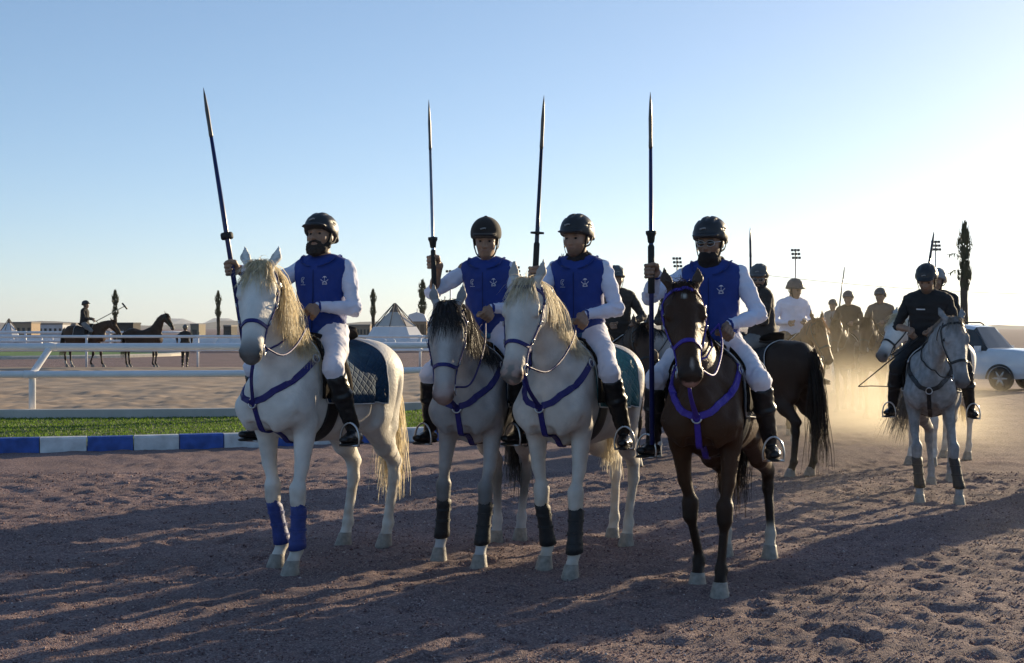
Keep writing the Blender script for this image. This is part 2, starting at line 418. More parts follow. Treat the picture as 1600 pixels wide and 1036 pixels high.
# ------------------------------------------------------------------ the setting
def at(px, d, z=0.0):                       # where a point of the place stands: picture column and distance -> world
    return np.array([(px-800)/F_PX*d, d, z])
def gz(py): return F_PX*CAM_H/(py-HOR)      # distance of a ground point seen at picture row py
def axis_vals(parts):
    o = []
    for a, b, n, geo in parts: o += list((np.geomspace if geo else np.linspace)(a, b, n, endpoint=False))
    return np.array(o)
ys = np.concatenate([np.linspace(-40, 3, 40, endpoint=False), np.linspace(3, 6, 30, endpoint=False), np.linspace(6, 15, 210, endpoint=False), np.linspace(15, 30, 110, endpoint=False), np.geomspace(30, 9000, 60)])
xp = np.concatenate([np.linspace(0, 5.2, 120, endpoint=False), np.linspace(5.2, 12, 60, endpoint=False), np.geomspace(12, 9000, 50)])
xs = np.concatenate([-xp[:0:-1], xp])
GX, GY = np.meshgrid(xs, ys)
def ground_h(X, Y):
    P = np.stack([X, Y, 0*X], -1)
    h = .010*wob(P, 1.1, 21)+.013*wob(P*np.array([1,1.6,1]), 1.9, 22)+.0055*wob(P, 5.1, 23)+.002*wob(P, 12.0, 24)
    h = np.where(h > 0, h*1.15, h*.8)
    fade = np.clip((27.0-Y)/4, 0, 1)*np.clip((Y+10)/5, 0, 1)*np.clip((14-np.abs(X))/4, 0, 1)
    right = np.clip((X-1.0)/1.5, 0, 1); far = np.clip((Y-15)/3, 0, 1)*np.clip((60-Y)/20, 0, 1)*right*.9
    return h*np.maximum(fade, far*np.clip((22-np.abs(X))/6, 0, 1))
GZ = ground_h(GX, GY)
# hoof prints pressed into the loose ground
hpr = np.random.default_rng(77)
for _ in range(900):
    cx, cy, a, r_ = hpr.uniform(-4.5, 5.2), hpr.uniform(6.2, 16.5), hpr.uniform(0, 6.28), hpr.uniform(.06, .085)
    i0, i1 = np.searchsorted(ys, [cy-.22, cy+.22]); j0, j1 = np.searchsorted(xs, [cx-.22, cx+.22])
    if i1-i0 < 2 or j1-j0 < 2: continue
    dx, dy = GX[i0:i1, j0:j1]-cx, GY[i0:i1, j0:j1]-cy; q = np.hypot(dx*cos(a)+dy*sin(a), (-dx*sin(a)+dy*cos(a))*1.15)
    GZ[i0:i1, j0:j1] += -.015*np.exp(-(q/r_)**4)+.007*np.exp(-((q-r_*1.5)/(r_*.45))**2)
ny, nx = GX.shape
I = (np.arange(ny-1)[:, None]*nx+np.arange(nx-1)[None]).reshape(-1)
ground_me = mk_mesh('ground', np.stack([GX, GY, GZ], -1).reshape(-1, 3), np.stack([I, I+1, I+nx+1, I+nx], 1))
def ground_extra(m, N, L, b, tc, out):
    geo = N.new('ShaderNodeNewGeometry'); vec = geo.outputs['Position']
    vo = N.new('ShaderNodeTexVoronoi'); vo.inputs['Scale'].default_value = 110; L.new(vec, vo.inputs['Vector'])
    n1 = fac_noise(N, L, tc, .9, .35, .68, 4, vec); n2 = fac_noise(N, L, tc, 7.0, .3, .7, 5, vec)
    hs = N.new('ShaderNodeSeparateColor'); L.new(vo.outputs['Color'], hs.inputs[0])
    cr = N.new('ShaderNodeValToRGB'); L.new(hs.outputs[0], cr.inputs[0]); e = cr.color_ramp.elements
    e[0].position = 0; e[0].color = (.105,.068,.066,1); e[1].position = 1; e[1].color = (.42,.32,.295,1)
    k = cr.color_ramp.elements.new(.45); k.color = (.205,.136,.130,1); k = cr.color_ramp.elements.new(.75); k.color = (.29,.196,.182,1)
    mx = N.new('ShaderNodeMix'); mx.data_type = 'RGBA'; mx.blend_type = 'MULTIPLY'; mx.inputs['Factor'].default_value = 1
    mr = N.new('ShaderNodeMapRange'); mr.inputs['To Min'].default_value = .78; mr.inputs['To Max'].default_value = 1.16; L.new(n1, mr.inputs['Value'])
    L.new(cr.outputs[0], mx.inputs[6]); L.new(mr.outputs[0], mx.inputs[7])
    mx2 = N.new('ShaderNodeMix'); mx2.data_type = 'RGBA'; mx2.inputs[7].default_value = (.235,.172,.162,1)
    mr2 = N.new('ShaderNodeMapRange'); mr2.inputs['To Max'].default_value = .55; L.new(n2, mr2.inputs['Value']); L.new(mr2.outputs[0], mx2.inputs['Factor']); L.new(mx.outputs[2], mx2.inputs[6])
    L.new(mx2.outputs[2], b.inputs['Base Color'])
    ad = N.new('ShaderNodeMath'); ad.operation = 'MULTIPLY_ADD'; ad.inputs[1].default_value = -.007; L.new(vo.outputs['Distance'], ad.inputs[0])
    n3 = N.new('ShaderNodeTexNoise'); n3.inputs['Scale'].default_value = 24; n3.inputs['Detail'].default_value = 6; L.new(vec, n3.inputs['Vector'])
    ml = N.new('ShaderNodeMath'); ml.operation = 'MULTIPLY'; ml.inputs[1].default_value = .016; L.new(n3.outputs['Fac'], ml.inputs[0]); L.new(ml.outputs[0], ad.inputs[2])
    bp = N.new('ShaderNodeBump'); bp.inputs['Strength'].default_value = .9; bp.inputs['Distance'].default_value = 1.0
    L.new(ad.outputs[0], bp.inputs['Height']); L.new(bp.outputs['Normal'], b.inputs['Normal'])
ground = obj('ground', ground_me, mat('gravel_ground', (.2,.15,.13), .92, extra=ground_extra, spec=.2)); tag(ground, kind='structure')

# loose gravel grains lying on the ground
npeb = 80000
py_ = 5.6+(rng.uniform(0, 1, npeb)**1.7)*9.5; px_ = rng.uniform(-.47, .47, npeb)*py_
sz = rng.lognormal(math.log(.0044), .36, npeb)*(.8+.05*py_)
octa = np.array([(1,0,0),(-1,0,0),(0,1,0),(0,-1,0),(0,0,1),(0,0,-1)], float); of = np.array([(0,2,4),(2,1,4),(1,3,4),(3,0,4),(2,0,5),(1,2,5),(3,1,5),(0,3,5)])
PV = octa[None]*rng.uniform(.55, 1.25, (npeb, 6, 1)); an = rng.uniform(0, 6.28, npeb); ca, sa = np.cos(an)[:, None], np.sin(an)[:, None]
PV = np.stack([PV[..., 0]*ca-PV[..., 1]*sa, PV[..., 0]*sa+PV[..., 1]*ca, PV[..., 2]*.72+.1*PV[..., 0]], -1)*sz[:, None, None]
PV += np.stack([px_, py_, ground_h(px_, py_)+sz*.25], -1)[:, None]
PF = (of[None]+6*np.arange(npeb)[:, None, None]).reshape(-1, 3)
gm = mk_mesh('gravel', PV.reshape(-1, 3), PF, False)
pc = np.array([(.13,.075,.075),(.24,.152,.145),(.34,.24,.225),(.48,.39,.36),(.18,.125,.135)])[rng.choice(5, npeb, p=[.25,.35,.22,.08,.10])]
set_col(gm, np.repeat(pc*rng.uniform(.8,1.2,(npeb,1)), 6, 0))
tag(obj('gravel', gm, mat('gravel_grain', attr='coat', rough=.9, var=.1, spec=.2)), 'loose reddish brown gravel strewn over the riding ground', 'gravel', kind='stuff')

def sheet(name, poly, z, m, kind='structure'):
    o = obj(name, mk_mesh(name, [(x, y, z) for x, y in poly], [tuple(range(len(poly)))], False), m); return tag(o, kind=kind)
def offset_line(P, n):
    return smooth_path(np.array([(x, y, 0) for x, y in P], float), n)[:, :2]

kerb_l = offset_line([(-15,16.7),(-9.5,16.85),(-6.5,17.4),(-4.0,18.15),(-1.18,19.4),(.35,20.7),(1.2,22.6),(1.55,25.5)], 400)
wall_l = offset_line([(-17,23.0),(-12,23.05),(-8.7,23.2),(-4.6,23.7),(-1.9,25.4),(-.2,27.4),(.7,30.5),(1.0,34)], 400)
# grass strip between kerb and wall
grass_soil = mat('turf_soil', (.045,.075,.018), .95, var=.3, vscale=3)
sheet('grass_strip', list(map(tuple, kerb_l))+list(map(tuple, wall_l[::-1])), .065, grass_soil)
def grass_blades(name, inside, n, box, hgt, label, z=.065, wd=.012):
    x0, x1, y0, y1 = box; P = np.stack([rng.uniform(x0, x1, n), rng.uniform(y0, y1, n)], 1); P = P[inside(P)]; n = len(P)
    a = rng.uniform(0, 6.28, n); h = hgt*rng.uniform(.5, 1.2, n); w = wd*rng.uniform(.6, 1.3, n)
    ux, uy = np.cos(a)*w, np.sin(a)*w; lx, ly = rng.normal(size=n)*h*.5, rng.normal(size=n)*h*.5
    V = np.stack([np.stack([P[:, 0]-ux, P[:, 1]-uy, np.full(n, z-.004)], 1), np.stack([P[:, 0]+ux, P[:, 1]+uy, np.full(n, z-.004)], 1), np.stack([P[:, 0]+lx, P[:, 1]+ly, z+h], 1)], 1)
    me = mk_mesh(name, V.reshape(-1, 3), np.arange(3*n).reshape(-1, 3), False)
    set_col(me, np.repeat(np.array([.135,.22,.03])*rng.uniform(.6, 1.35, (n, 1))*np.array([1, 1, 1]), 3, 0))
    o = obj(name, me, mat('grass_blade', attr='coat', rough=.6, var=.2, vscale=2, trans=.45)); tag(o, label, 'grass', kind='stuff')
def between(P):
    yk = np.interp(P[:, 0], kerb_l[:330, 0], kerb_l[:330, 1]); yw = np.interp(P[:, 0], wall_l[:330, 0], wall_l[:330, 1]); return (P[:, 1] > yk+.15) & (P[:, 1] < yw-.05)
grass_blades('grass_blades', between, 70000, (-10.2,.8,16.9,29), .028, 'short bright green grass between striped kerb and low wall', wd=.014)

# striped kerb: every painted block a piece of its own
kerb = empty('kerb', (float(kerb_l[120][0]), float(kerb_l[120][1]), 0)); tag(kerb, 'low concrete kerb painted in alternating blue and white blocks', 'kerb')
kx = np.array(kerb.location)
cum = np.concatenate([[0], np.cumsum(np.linalg.norm(np.diff(kerb_l, axis=0), axis=1))])
BL = .578; s0 = np.interp(-6.05, kerb_l[:200, 0], cum[:200]) % BL; paint = [mat('kerb_blue', (.035,.09,.34), .6, var=.35, vscale=7, detail=10, bump=.2, bscale=40), mat('kerb_white', (.60,.61,.62), .6, var=.22, vscale=7, detail=10, bump=.2, bscale=40)]
kerb_rng = np.random.default_rng(5)
for i in range(int(cum[-1]/BL)-1):
    a, b = s0+i*BL, s0+(i+1)*BL-.012
    if b > cum[-1]-.05: break
    sv = np.linspace(a, b, 4); c = np.stack([np.interp(sv, cum, kerb_l[:, k]) for k in (0, 1)], 1); t = np.gradient(c, axis=0); t /= np.linalg.norm(t, axis=1, keepdims=True); nn = np.stack([-t[:, 1], t[:, 0]], 1)
    dz = kerb_rng.uniform(-.004,.004)
    prof = [(-.075,-.06),(-.070,.165+dz),(-.055,.19+dz),(.06,.195+dz),(.075,.17+dz),(.075,-.06)]
    V = [(*(c[j]+nn[j]*o_-kx[:2]), z_) for j in range(4) for o_, z_ in prof]; m = len(prof)
    F = [(j*m+k, (j+1)*m+k, (j+1)*m+(k+1)%m, j*m+(k+1)%m) for j in range(3) for k in range(m)]+[tuple(range(m)), tuple(3*m+k for k in range(m-1, -1, -1))]
    obj('kerb_block', mk_mesh('kerb_block', V, F, False), paint[i % 2], kerb)

# low concrete wall
def wall_run(name, line, prof, m, label, cat):
    t = np.gradient(line, axis=0); t /= np.linalg.norm(t, axis=1, keepdims=True); nn = np.stack([-t[:, 1], t[:, 0]], 1); k = len(prof); n = len(line)
    V = [(*(line[j]+nn[j]*o_), z_) for j in range(n) for o_, z_ in prof]
    F = [(j*k+i, (j+1)*k+i, (j+1)*k+(i+1)%k, j*k+(i+1)%k) for j in range(n-1) for i in range(k)]+[tuple(range(k)), tuple((n-1)*k+i for i in range(k-1, -1, -1))]
    return tag(obj(name, mk_mesh(name, V, F, False), m), label, cat)
wall_run('low_wall', wall_l[::4], [(-.10,-.05),(-.10,.20),(-.09,.21),(.09,.21),(.10,.20),(.10,-.05)], mat('concrete', (.48,.45,.41), .85, var=.12, vscale=2.5, bump=.3, bscale=30), 'low grey concrete wall behind the grass strip', 'wall')

# sand track and the infield beyond
sand = mat('sand_track', (.34,.25,.18), .95, var=.16, vscale=1.2, bump=.9, bscale=3.5)
nsx, nsy = 330, 150
sx_ = np.linspace(-26, 1.5, nsx); tt_ = np.linspace(0, 1, nsy)
wy = np.interp(sx_, wall_l[:, 0], wall_l[:, 1]); wy = np.where(sx_ < -17, 23.0, wy)
SX, TT = np.meshgrid(sx_, tt_); SY = (wy+.06)[None]+(53.6-wy)[None]*TT**1.6; SZ = .03+.038*np.clip(wob(np.stack([SX, SY, 0*SX], -1)*np.array([1,1.3,1]), .75, 31), -1, 1)*np.clip((53-SY)/5, 0, 1)*np.clip(TT*12, 0, 1)+.022*wob(np.stack([SX, SY, 0*SX], -1), 1.7, 32)*np.clip((40-SY)/10, 0, 1)
I = (np.arange(nsy-1)[:, None]*nsx+np.arange(nsx-1)[None]).reshape(-1)
tag(obj('sand_track', mk_mesh('sand_track', np.stack([SX, SY, SZ+.02], -1).reshape(-1, 3), np.stack([I, I+1, I+nsx+1, I+nsx], 1)), sand), kind='structure')
an = np.linspace(0, 2*pi, 60, endpoint=False)
oval = [(-52+33*cos(a), 78+15.5*sin(a)) for a in an]
sheet('infield_lawn', oval, .05, mat('lawn', (.075,.17,.022), .9, var=.25, vscale=.5))
B = MB(); B.tube([(x, y, .05) for x, y in oval], .13, 6, True); tag(B.build('lawn_edging', mat('edging_cream', (.55,.50,.42), .8)), 'pale cream edging round the distant oval lawn', 'edging')

# white running rails
railm = mat('rail_white', (.74,.74,.76), .42, var=.06, vscale=4)
def rail_fence(name, label, pts, post_s, zt, zl, r, goose, group='white running rails'):
    P = np.array(pts, float); c = P[len(P)//2]; root = empty(name, (c[0], c[1], 0)); tag(root, label, 'fence', group)
    cum = np.concatenate([[0], np.cumsum(np.linalg.norm(np.diff(P, axis=0), axis=1))]); line = lambda s: np.array([np.interp(s, cum, P[:, 0]), np.interp(s, cum, P[:, 1])])
    off = np.array([.24, .22]) if goose else np.zeros(2)
    n = max(2, int(cum[-1]/1.5))
    for nm, z, o in (('top_rail', zt, off), ('lower_rail', zl, np.array([0, -.085]) if goose else np.zeros(2))):
        B = MB(); B.tube([(*(line(s)+o-c), z) for s in np.linspace(0, cum[-1], n)], r, 10); B.build(nm, railm, root, True)
    for s in post_s:
        q = line(s)-c; B = MB()
        if goose: B.tube([(*q, 0), (*q, zl), (*(q+off*.12), zl+.06), (*(q+off*.9), zt-.05), (*(q+off), zt)], [r*1.0, r*1.0, r*.98, r*.95, r*.8], 10)
        else: B.tube([(*q, 0), (*q, zt+.02)], r*.9, 8)
        B.build('post', railm, root, True)
        for z, o in ((zt, off), (zl, np.array([0, -.085]) if goose else np.zeros(2))):
            MB().tube([(*(line(max(0, s-.11))+o-c), z), (*(line(s+.11)+o-c), z)], r*1.13, 10).build('rail_joint', railm, root, True)
w_off = wall_l+np.array([0, .24])
sel = [p for p in w_off[::10] if p[1] < 29.5]
cumw = np.concatenate([[0], np.cumsum(np.linalg.norm(np.diff(np.array(sel), axis=0), axis=1))])
s_first = np.interp(-8.25, np.array(sel)[:, 0], cumw)
rail_fence('rail_fence', 'white two-rail fence with bent posts just behind the low wall', sel, [s_first-4.6, s_first, s_first+4.55, s_first+9.0], 1.27, .80, .060, True)
rail_fence('rail_fence', 'thin white rail fence at the far side of the sand', [(-42,54),(-4,54),(2,55.5)], [ (800-135)/F_PX*0+ 42-16.83-4.4*k for k in (3,2,1)]+[42-16.83+4.4*k for k in range(0, 5)], 1.25, .71, .055, False)
rail_fence('rail_fence', 'white rail fence beyond the oval lawn', [(-60,101),(-36,101),(-25,104)], [3*k for k in range(1, 12)], 1.25, .6, .09, False)
# ------------------------------------------------------------------ far background
def ridge(name, xs, y, h, m, depth=300, seed=0, flat=False):
    V = []; n = len(xs)
    for i, x in enumerate(xs):
        V += [(x, y-depth, -2), (x, y-depth*.35, h[i]*.55), (x, y, h[i]), (x, y+depth, -2)]
    F = [(4*i+k, 4*i+4+k, 4*i+5+k, 4*i+1+k) for i in range(n-1) for k in range(3)]+[(0,1,2,3), tuple(4*n-4+k for k in (3,2,1,0))]
    return tag(obj(name, mk_mesh(name, V, F, False), m), kind='structure')
dist = mat('far_desert', (.17,.125,.09), .95, var=.2, vscale=.02)
xs_ = np.linspace(-2200, 2400, 160); hh = 11+5*wob(np.stack([xs_, 0*xs_, 0*xs_], 1), .0021, 41)+3*wob(np.stack([xs_, 0*xs_, 0*xs_], 1), .009, 42)
ridge('far_ridge', xs_, 2600, np.clip(hh, 3, 30)*np.interp(xs_, [-1500,-300,200,1500], [1.2,1.1,.6,.45]), dist)
mesa_m = mat('mesa_rock', (.16,.14,.15), .95, var=.15, vscale=.01)
for px0, px1, top in ((254,302,497.5), (320,374,497.0)):
    d = 6200; xs2 = [(p-800)/F_PX*d for p in (px0-14, px0, px0+9, px0+14, px1-16, px1-9, px1, px1+16)]; H = (512-top)/F_PX*d+1.6
    ridge('mesa', xs2, d, [1, H*.38, H*.62, H, H*.97, H*.70, H*.36, 1], mesa_m, 500)
# palms with fronds tied up for transplanting
bark = mat('palm_bark', (.075,.055,.038), .95, var=.3, vscale=3, bump=1.0, bscale=6)
frond = mat('palm_frond', (.055,.060,.030), .8, var=.35, vscale=2, trans=.15)
def palm(px, d, top_py, label, fronds=0, thick=1.0, group='palms with their fronds tied up'):
    c = at(px, d); H = (HOR-top_py)/F_PX*d+CAM_H; root = empty('palm_tree', tuple(c)); tag(root, label, 'palm tree', group)
    r = np.random.default_rng(int(px)); B = MB(); zz = np.linspace(0, H*.62, 14); B.tube([(.03*sin(z*1.3), 0, z) for z in zz], .15*thick*(1+.10*np.sin(zz*9)), 9); B.build('trunk', bark, root, True)
    B = MB(); V = []; F = []
    for i in range(560):                           # bundled crown: leaf blades packed round the axis in two swellings
        t = r.uniform(0, 1); z = H*(.50+.50*t); ww = (.26+.30*math.exp(-((t-.22)/.13)**2)+.34*math.exp(-((t-.70)/.17)**2))*(1-max(0, t-.86)/.14*.8)*thick*.55
        a = r.uniform(0, 6.28); rr = ww*math.sqrt(r.uniform(.1, 1)); p = np.array([rr*cos(a), rr*sin(a), z]); l = H*.05*r.uniform(.5, 1.3); tip = p+np.array([cos(a)*l*.24, sin(a)*l*.24, l]); wv = np.array([-sin(a), cos(a), 0])*r.uniform(.03, .08)*thick
        b = len(V); V += [p-wv, p+wv, tip]; F.append((b, b+1, b+2))
    B.add(V, F); B.build('tied_crown', frond, root)
    for i in range(fronds):
        B = MB(); a = [2.6, 3.5, 2.2][i % 3]; z0 = H*(.74-.10*i); pts = smooth_path([(0,0,z0), (.55*cos(a),.3*sin(a),z0+.35-.2*i), (.95*cos(a),.5*sin(a),z0+.30-.35*i)], 12); V = []; F = []
        B.tube(pts, np.linspace(.018, .006, 12), 5)
        for j in range(3, 12):
            for s in (-1, 1):
                p = pts[j]; q = p+np.array([-.02-.12*(j%2), s*.10, -.30+.12*(j%3)]); b = len(V); V += [p, p+np.array([-.07,0,.02]), q]; F.append((b, b+1, b+2))
        B.add(V, F); B.build('loose_frond', frond, root)
palm(180, 118, 456, 'slim tied palm rising behind the mounted polo player'); palm(341, 122, 457, 'slim tied palm beside the distant white sofas')
palm(583, 120, 454, 'slim tied palm just left of the pyramid tent'); palm(660, 112, 440, 'stout tied palm in front of the gabled kiosk', thick=1.25)
palm(879, 125, 402, 'tied palm peeking over the shoulder behind the white horse'); palm(1035, 120, 437, 'tied palm behind the raised lance hand of the bay rider')
palm(1507, 78, 353, 'tall tied palm with two loose fronds behind the black-clad rider', 2, 1.35)
# floodlight masts
galv = mat('galvanised', (.45,.46,.47), .5, metal=.6); lampm = mat('lamp_housing', (.03,.03,.035), .5)
def mast(px, d, top_py, label):
    c = at(px, d); H = (HOR-top_py)/F_PX*d+CAM_H; s = d/150.; root = empty('floodlight_mast', tuple(c)); tag(root, label, 'floodlight', 'floodlight masts')
    MB().tube([(0,0,0),(0,0,H)], [.12*s,.07*s], 8).build('pole', galv, root, True)
    for k in range(3):
        B = MB(); z = H-.42*s*k; x = .06*s*k-.05*s
        B.box((x,0,z), (.98*s,.06*s,.06*s)).build('crossarm', galv, root)
        for j in range(3): MB().box((x+(j-1)*.34*s,-.12*s,z), (.26*s,.22*s,.26*s)).build('lamp', lampm, root)
mast(1243, 170, 391, 'floodlight mast rising above the rider in white'); mast(1058, 190, 404, 'floodlight mast near the brown horse ears')
mast(1462, 185, 378, 'floodlight mast behind the slanting lance and black helmet'); mast(704, 200, 424, 'small floodlight mast behind the steel lance arm'); mast(806, 200, 418, 'small floodlight mast between two lancers')
# pyramid tent
canvas = mat('tent_canvas', (.52,.47,.42), .85, var=.08, vscale=.8, bump=.3, bscale=3); canvas_dark = mat('tent_peak_canvas', (.17,.14,.12), .85, var=.1, vscale=.8); white_c = mat('tent_white', (.66,.66,.68), .75, var=.06, vscale=1)
def pyramid(name, label, px, d, w, h, white=False):
    root = empty(name, tuple(at(px, d)), R(14)); tag(root, label, 'tent')
    rings = [(1.0,0),(.93,.05),(.62,.42)]; Vv = []
    def lay(r0, z0, r1, z1, nm, m):
        V = []; F = []; n = 8
        for r_, z_ in ((r0, z0), (r1, z1)):
            for i in range(n): a = 2*pi*(i+.5)/n; q = r_*(1.0 if i % 2 else .97); V.append((q*w/2*cos(a), q*w/2*sin(a), z_*h))
        for i in range(n): F.append((i, (i+1)%n, n+(i+1)%n, n+i))
        if z1 >= .99: pass
        obj(nm, mk_mesh(nm, V, F, False), m, root)
    lay(1.0, 0, .60, .50, 'skirt', white_c); lay(.58, .51, .14, .82, 'canopy', white_c if white else canvas); lay(.16, .815, .01, 1.0, 'peak', canvas_dark)
    B = MB()
    for i in range(8): a = 2*pi*(i+.5)/8; q = 1.0 if i % 2 else .97; B.tube([(.60*q*w/2*cos(a), .60*q*w/2*sin(a), .505*h), (.02*w/2*cos(a), .02*w/2*sin(a), h)], .035, 5)
    B.build('ridge_ropes', canvas_dark, root, True)
pyramid('pyramid_tent', 'large pale pyramid tent with a dark peak beyond the rails', 617, 98, 5.3, 3.35)
pyramid('pyramid_tent', 'tiny white pyramid tent at the edge of the far lawn', 14, 150, 2.9, 2.6, True)
# kiosk with gable
B = empty('gabled_kiosk', tuple(at(652, 110))); tag(B, 'tan kiosk with a white gable standing beside the stout palm', 'building')
tanw = mat('tan_wall', (.28,.20,.13), .9, var=.1); MB().box((0,0,1.05), (1.55,1.4,2.1)).build('wall', tanw, B)
MB().prism([(-.85,2.1),(.85,2.1),(.62,2.65),(0,2.85),(-.62,2.65)], -.75, .75).build('gable', white_c, B)
MB().tube([(0,0,2.8),(0,0,3.15)], .04, 6).build('finial', galv, B)
for x in (-.45, .0, .45): MB().box((x,-.705,1.0), (.30,.03,1.7)).build('shutter', mat('tan_dark', (.16,.11,.07), .9), B)
# low far buildings, each with roof and openings
glass_d = mat('far_glass', (.03,.035,.04), .2)
def hut(px0, px1, py0, py1, d, label, wallc, roofc=(.2,.18,.16), name='low_building', nwin=3):
    x0, x1 = at(px0, d)[0], at(px1, d)[0]; H = (py1-py0)/F_PX*d; z0 = CAM_H+(HOR-py1)/F_PX*d; H2 = H+z0; w = x1-x0
    root = empty(name, ((x0+x1)/2, d, 0)); tag(root, label, 'building', 'low buildings on the horizon')
    wm = mat('wall_%d' % px0, wallc, .9, var=.1, vscale=1); MB().box((0,0,H2*.46), (w,3,H2*.92)).build('wall', wm, root)
    MB().box((0,0,H2*.96), (w*1.04,3.2,H2*.08)).build('roof', mat('roof_%d' % px0, roofc, .9), root)
    for i in range(nwin): MB().box((-w/2+w*(i+.5)/nwin,-1.502,H2*.55), (w/nwin*.5,.06,H2*.3)).build('window', glass_d, root)
hut(24, 56, 503, 516, 160, 'low tan building at the left end of the horizon', (.33,.25,.17), nwin=4); hut(66, 104, 505, 514, 170, 'low white building with dark windows behind the rails', (.5,.5,.52), nwin=5)
hut(183, 214, 504, 516, 150, 'dark square building behind the black horse', (.05,.045,.04), (.05,.05,.05)); hut(303, 316, 506, 520, 140, 'small tan block beside the walking groom', (.22,.19,.14), nwin=1)
hut(354, 366, 508, 520, 140, 'small dark block near the slim palm', (.07,.06,.05), nwin=1); hut(548, 580, 507, 519, 165, 'long tan wall-like building left of the pyramid tent', (.28,.22,.16), nwin=6)
hut(668, 690, 505, 522, 150, 'pale narrow building right of the gabled kiosk', (.42,.38,.33), nwin=2); hut(100, 124, 505, 514, 180, 'small grey building behind the polo player', (.25,.25,.27), nwin=2)
# white lounge sofas by the far rail
sofa_rng = np.random.default_rng(3)
def sofa_mesh():
    S = Shape(); S.seg((-.55,0,.22), (.55,0,.22), (.30,.20), None, side=(0,1,0), k=.05); S.seg((-.55,.28,.5), (.55,.28,.5), (.12,.28), None, side=(0,1,0), k=.08)
    for s in (-1, 1): S.seg((.62*s,-.2,.36), (.62*s,.25,.40), (.12,.16), None, side=(1,0,0), k=.05)
    return S.mesh(.06)
sv, sf = sofa_mesh(); sofa_me = mk_mesh('sofa', sv, sf); cush = MB().box((0,-.05,.46), (1.0,.5,.12)).build('seat_cushion', mat('sofa_cushion', (.6,.6,.62), .8)); bpy.data.objects.remove(cush); cm = bpy.data.meshes['seat_cushion']
def sofas(pxs, d, lab, grp):
    for i, p in enumerate(pxs):
        c = at(p, d+sofa_rng.uniform(-2, 2)); r_ = empty('lounge_sofa', tuple(c), sofa_rng.uniform(-.5, .5), 1.15); tag(r_, lab, 'sofa', grp)
        obj('frame', sofa_me, white_c, r_); obj('seat_cushion', cm, None, r_)
sofas([253,262,271,300,312,322,331,343,357,369,379], 92, 'white lounge sofa set out near the slim palm and walking groom', 'sofas near the groom')
sofas([4,18,33,49,66,84], 112, 'white lounge sofa far behind the oval lawn', 'sofas behind the lawn')
sofas([585,600,622,640,655,672,686], 90, 'white lounge sofa in front of the pyramid tent', 'sofas by the pyramid tent')
# pink and white awning on the right
root = empty('awning_tent', tuple(at(1303, 62))); tag(root, 'small pink awning tent behind the white horse with a lance', 'tent')
pinkc = mat('awning_pink', (.45,.16,.18), .8); MB().prism([(-.9,1.25),(.9,1.25),(.15,1.95),(-.15,1.95)], -.9, .9).build('canopy', pinkc, root)
for x in (-.8, .8):
    for y in (-.8, .8): MB().tube([(x,y,0),(x,y,1.3)], .03, 6).build('pole', galv, root, True)
MB().box((0,.8,.7), (1.6,.03,1.1)).build('back_cloth', mat('awning_cream', (.6,.52,.45), .8), root)
# cable
B = MB(); a, b = at(1180, 150, 7.5), at(1700, 150, 5.2); pts = [a+(b-a)*t+np.array([0,0,-2.2*t*(1-t)]) for t in np.linspace(0, 1, 20)]; B.tube(pts, .025, 5)
tag(B.build('overhead_cable', lampm, None, True), 'thin overhead cable sagging across the pale sky', 'cable')
for q, lb in ((at(1700, 150), 'bare cable pole outside the parked cars'), (at(1180, 150), 'bare cable pole hidden behind the dark-jacketed rider')):
    o = MB().tube([(0,0,0),(0,0,7.6)], [.10,.07], 8).build('cable_pole', galv, None, True); o.location = q; tag(o, lb, 'pole')

